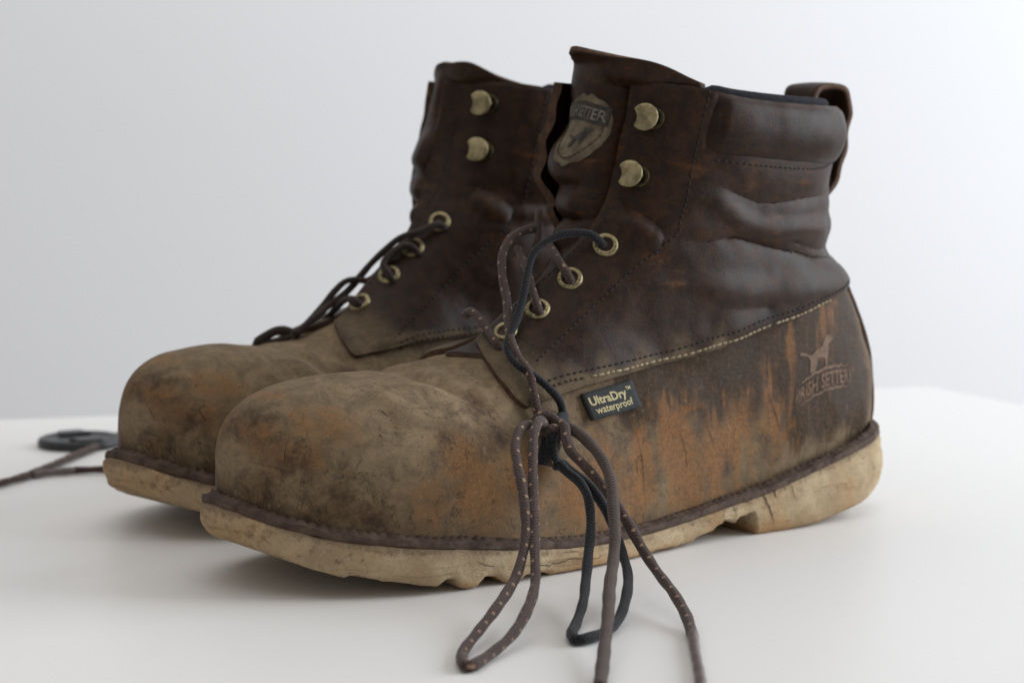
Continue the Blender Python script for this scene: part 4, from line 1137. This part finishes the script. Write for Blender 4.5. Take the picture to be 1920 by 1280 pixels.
L_r_s4 = [(0.2141, -0.0115, 0.0935), (0.2149, -0.0086, 0.0964), (0.2141, -0.0006, 0.0957), (0.2140, 0.0074, 0.0906), (0.2151, 0.0160, 0.0839)]
L_r_s5 = [(0.2317, 0.0140, 0.0787), (0.2359, 0.0171, 0.0813), (0.2398, 0.0197, 0.0811), (0.2444, 0.0220, 0.0785), (0.2487, 0.0240, 0.0751), (0.2447, 0.0216, 0.0753), (0.2393, 0.0180, 0.0764), (0.2342, 0.0140, 0.0784)]
L_t_1 = [(-0.2050, 1.3228, 0.0024), (-0.2172, 1.2594, 0.0024), (-0.2217, 1.2248, 0.0024), (-0.2294, 1.1891, 0.0024), (-0.2360, 1.1522, 0.0024), (-0.2433, 1.1228, 0.0024), (-0.2554, 1.0949, 0.0024)]
L_t_2 = [(-0.1718, 1.1586, 0.0024), (-0.2012, 1.1475, 0.0024), (-0.2129, 1.1449, 0.0024), (-0.2211, 1.1428, 0.0024)]
L_t_3 = [(-0.2206, 1.1428, 0.0024), (-0.2278, 1.1384, 0.0024), (-0.2362, 1.1335, 0.0024), (-0.2390, 1.1304, 0.0024)]
L_t_4 = [(-0.1800, 1.1586, 0.0024), (-0.1929, 1.1381, 0.0024), (-0.1973, 1.1228, 0.0024)]
near_lace = lace(near, 'shoelace', L_brn_main, 'lace', .00191)
for pts in (L_a_up, L_a_up2, L_low): lace(near, 'lace_crossing', pts, 'lace', .00174, parent=near_lace)
lace(near, 'lace_loop', L_loop, 'lace', .00200, parent=near_lace)
for pts in (L_knot1, L_knot4): lace(near, 'lace_knot', pts, 'lace', .00200, parent=near_lace)
lace(near, 'lace_end', L_tail_r, 'lace', .00208, parent=near_lace)
lace(near, 'lace_end', L_tail_b, 'lace_dull', .00231, parent=near_lace)
lace(near, 'aglet', L_aglet_r, 'aglet', .0019, parent=near_lace)
lace(near, 'lace_crossing', L_stub, 'lace_dull', .00142, parent=near_lace)
blk = lace(near, 'black_shoelace', L_blk_top, 'black_lace', .00169)
lace(near, 'lace_loop', L_blk_loop, 'black_lace', .00195, parent=blk)
for pts in (L_knot2, L_knot3): lace(near, 'lace_knot', pts, 'black_lace', .00231, parent=blk)
rear_lace = lace(rear, 'shoelace', L_r_s1, 'lace_silhouette', .00167)
for pts in (L_r_s2, L_r_s3, L_r_s4): lace(rear, 'lace_crossing', pts, 'lace_silhouette', .00158, parent=rear_lace)
lace(rear, 'lace_loop', L_r_s5, 'lace_silhouette', .00217, parent=rear_lace)
inv = rear.root.matrix_world.inverted()
def to_rear(pts):
    return [(v.x, -v.y, v.z) for v in (inv @ Vector(p) for p in pts)]
for pts in (L_t_1, L_t_2, L_t_4): lace(rear, 'lace_end', to_rear(pts), 'lace', .00191, parent=rear_lace)
lace(rear, 'aglet', to_rear(L_t_3), 'aglet', .0018, parent=rear_lace)
# ------------------------------------------------------------------ lens cap on the table
def lens_cap(loc, r, rot):
    root = bpy.data.objects.new('lens_cap', None); COL.objects.link(root); root.location = loc; root.rotation_euler = (0, 0, rot)
    n = 72; V = []; F = []
    prof = [(.0001, .0), (.97, .0), (1.0, .0005), (1.0, .0026), (.985, .0038), (.94, .0046), (.90, .0049), (.86, .0046), (.84, .0041), (.0001, .0041)]
    for q, h in prof:
        for k in range(n):
            a = 2*math.pi*k/n
            V.append((r*q*math.cos(a), r*q*math.sin(a), h))
    for i in range(len(prof)-1):
        for k in range(n): F.append((i*n+k, i*n+(k+1) % n, (i+1)*n+(k+1) % n, (i+1)*n+k))
    link('cap_body', new_mesh('cap_body', V, F, M['black_plastic']), root)
    for s in (-1, 1):
        bm = bmesh.new(); bmesh.ops.create_cube(bm, size=1)
        for v in bm.verts: v.co = Vector((v.co.x*.018*(.75 if v.co.y*s > 0 else 1), s*.60*r + v.co.y*.013, .0048 + v.co.z*.0020))
        bmesh.ops.bevel(bm, geom=bm.edges[:], offset=.0007, segments=2, affect='EDGES')
        me = bpy.data.meshes.new('pinch_grip'); bm.to_mesh(me); bm.free(); me.materials.append(M['black_plastic']); link('pinch_grip', me, root)
    return root
lc = lens_cap((-.2352, 1.236, .0002), .0228, .5)
tag(lc, 'round black lens cap lying on the white table at the left', 'lens cap')
print('done', time.time()-T0)
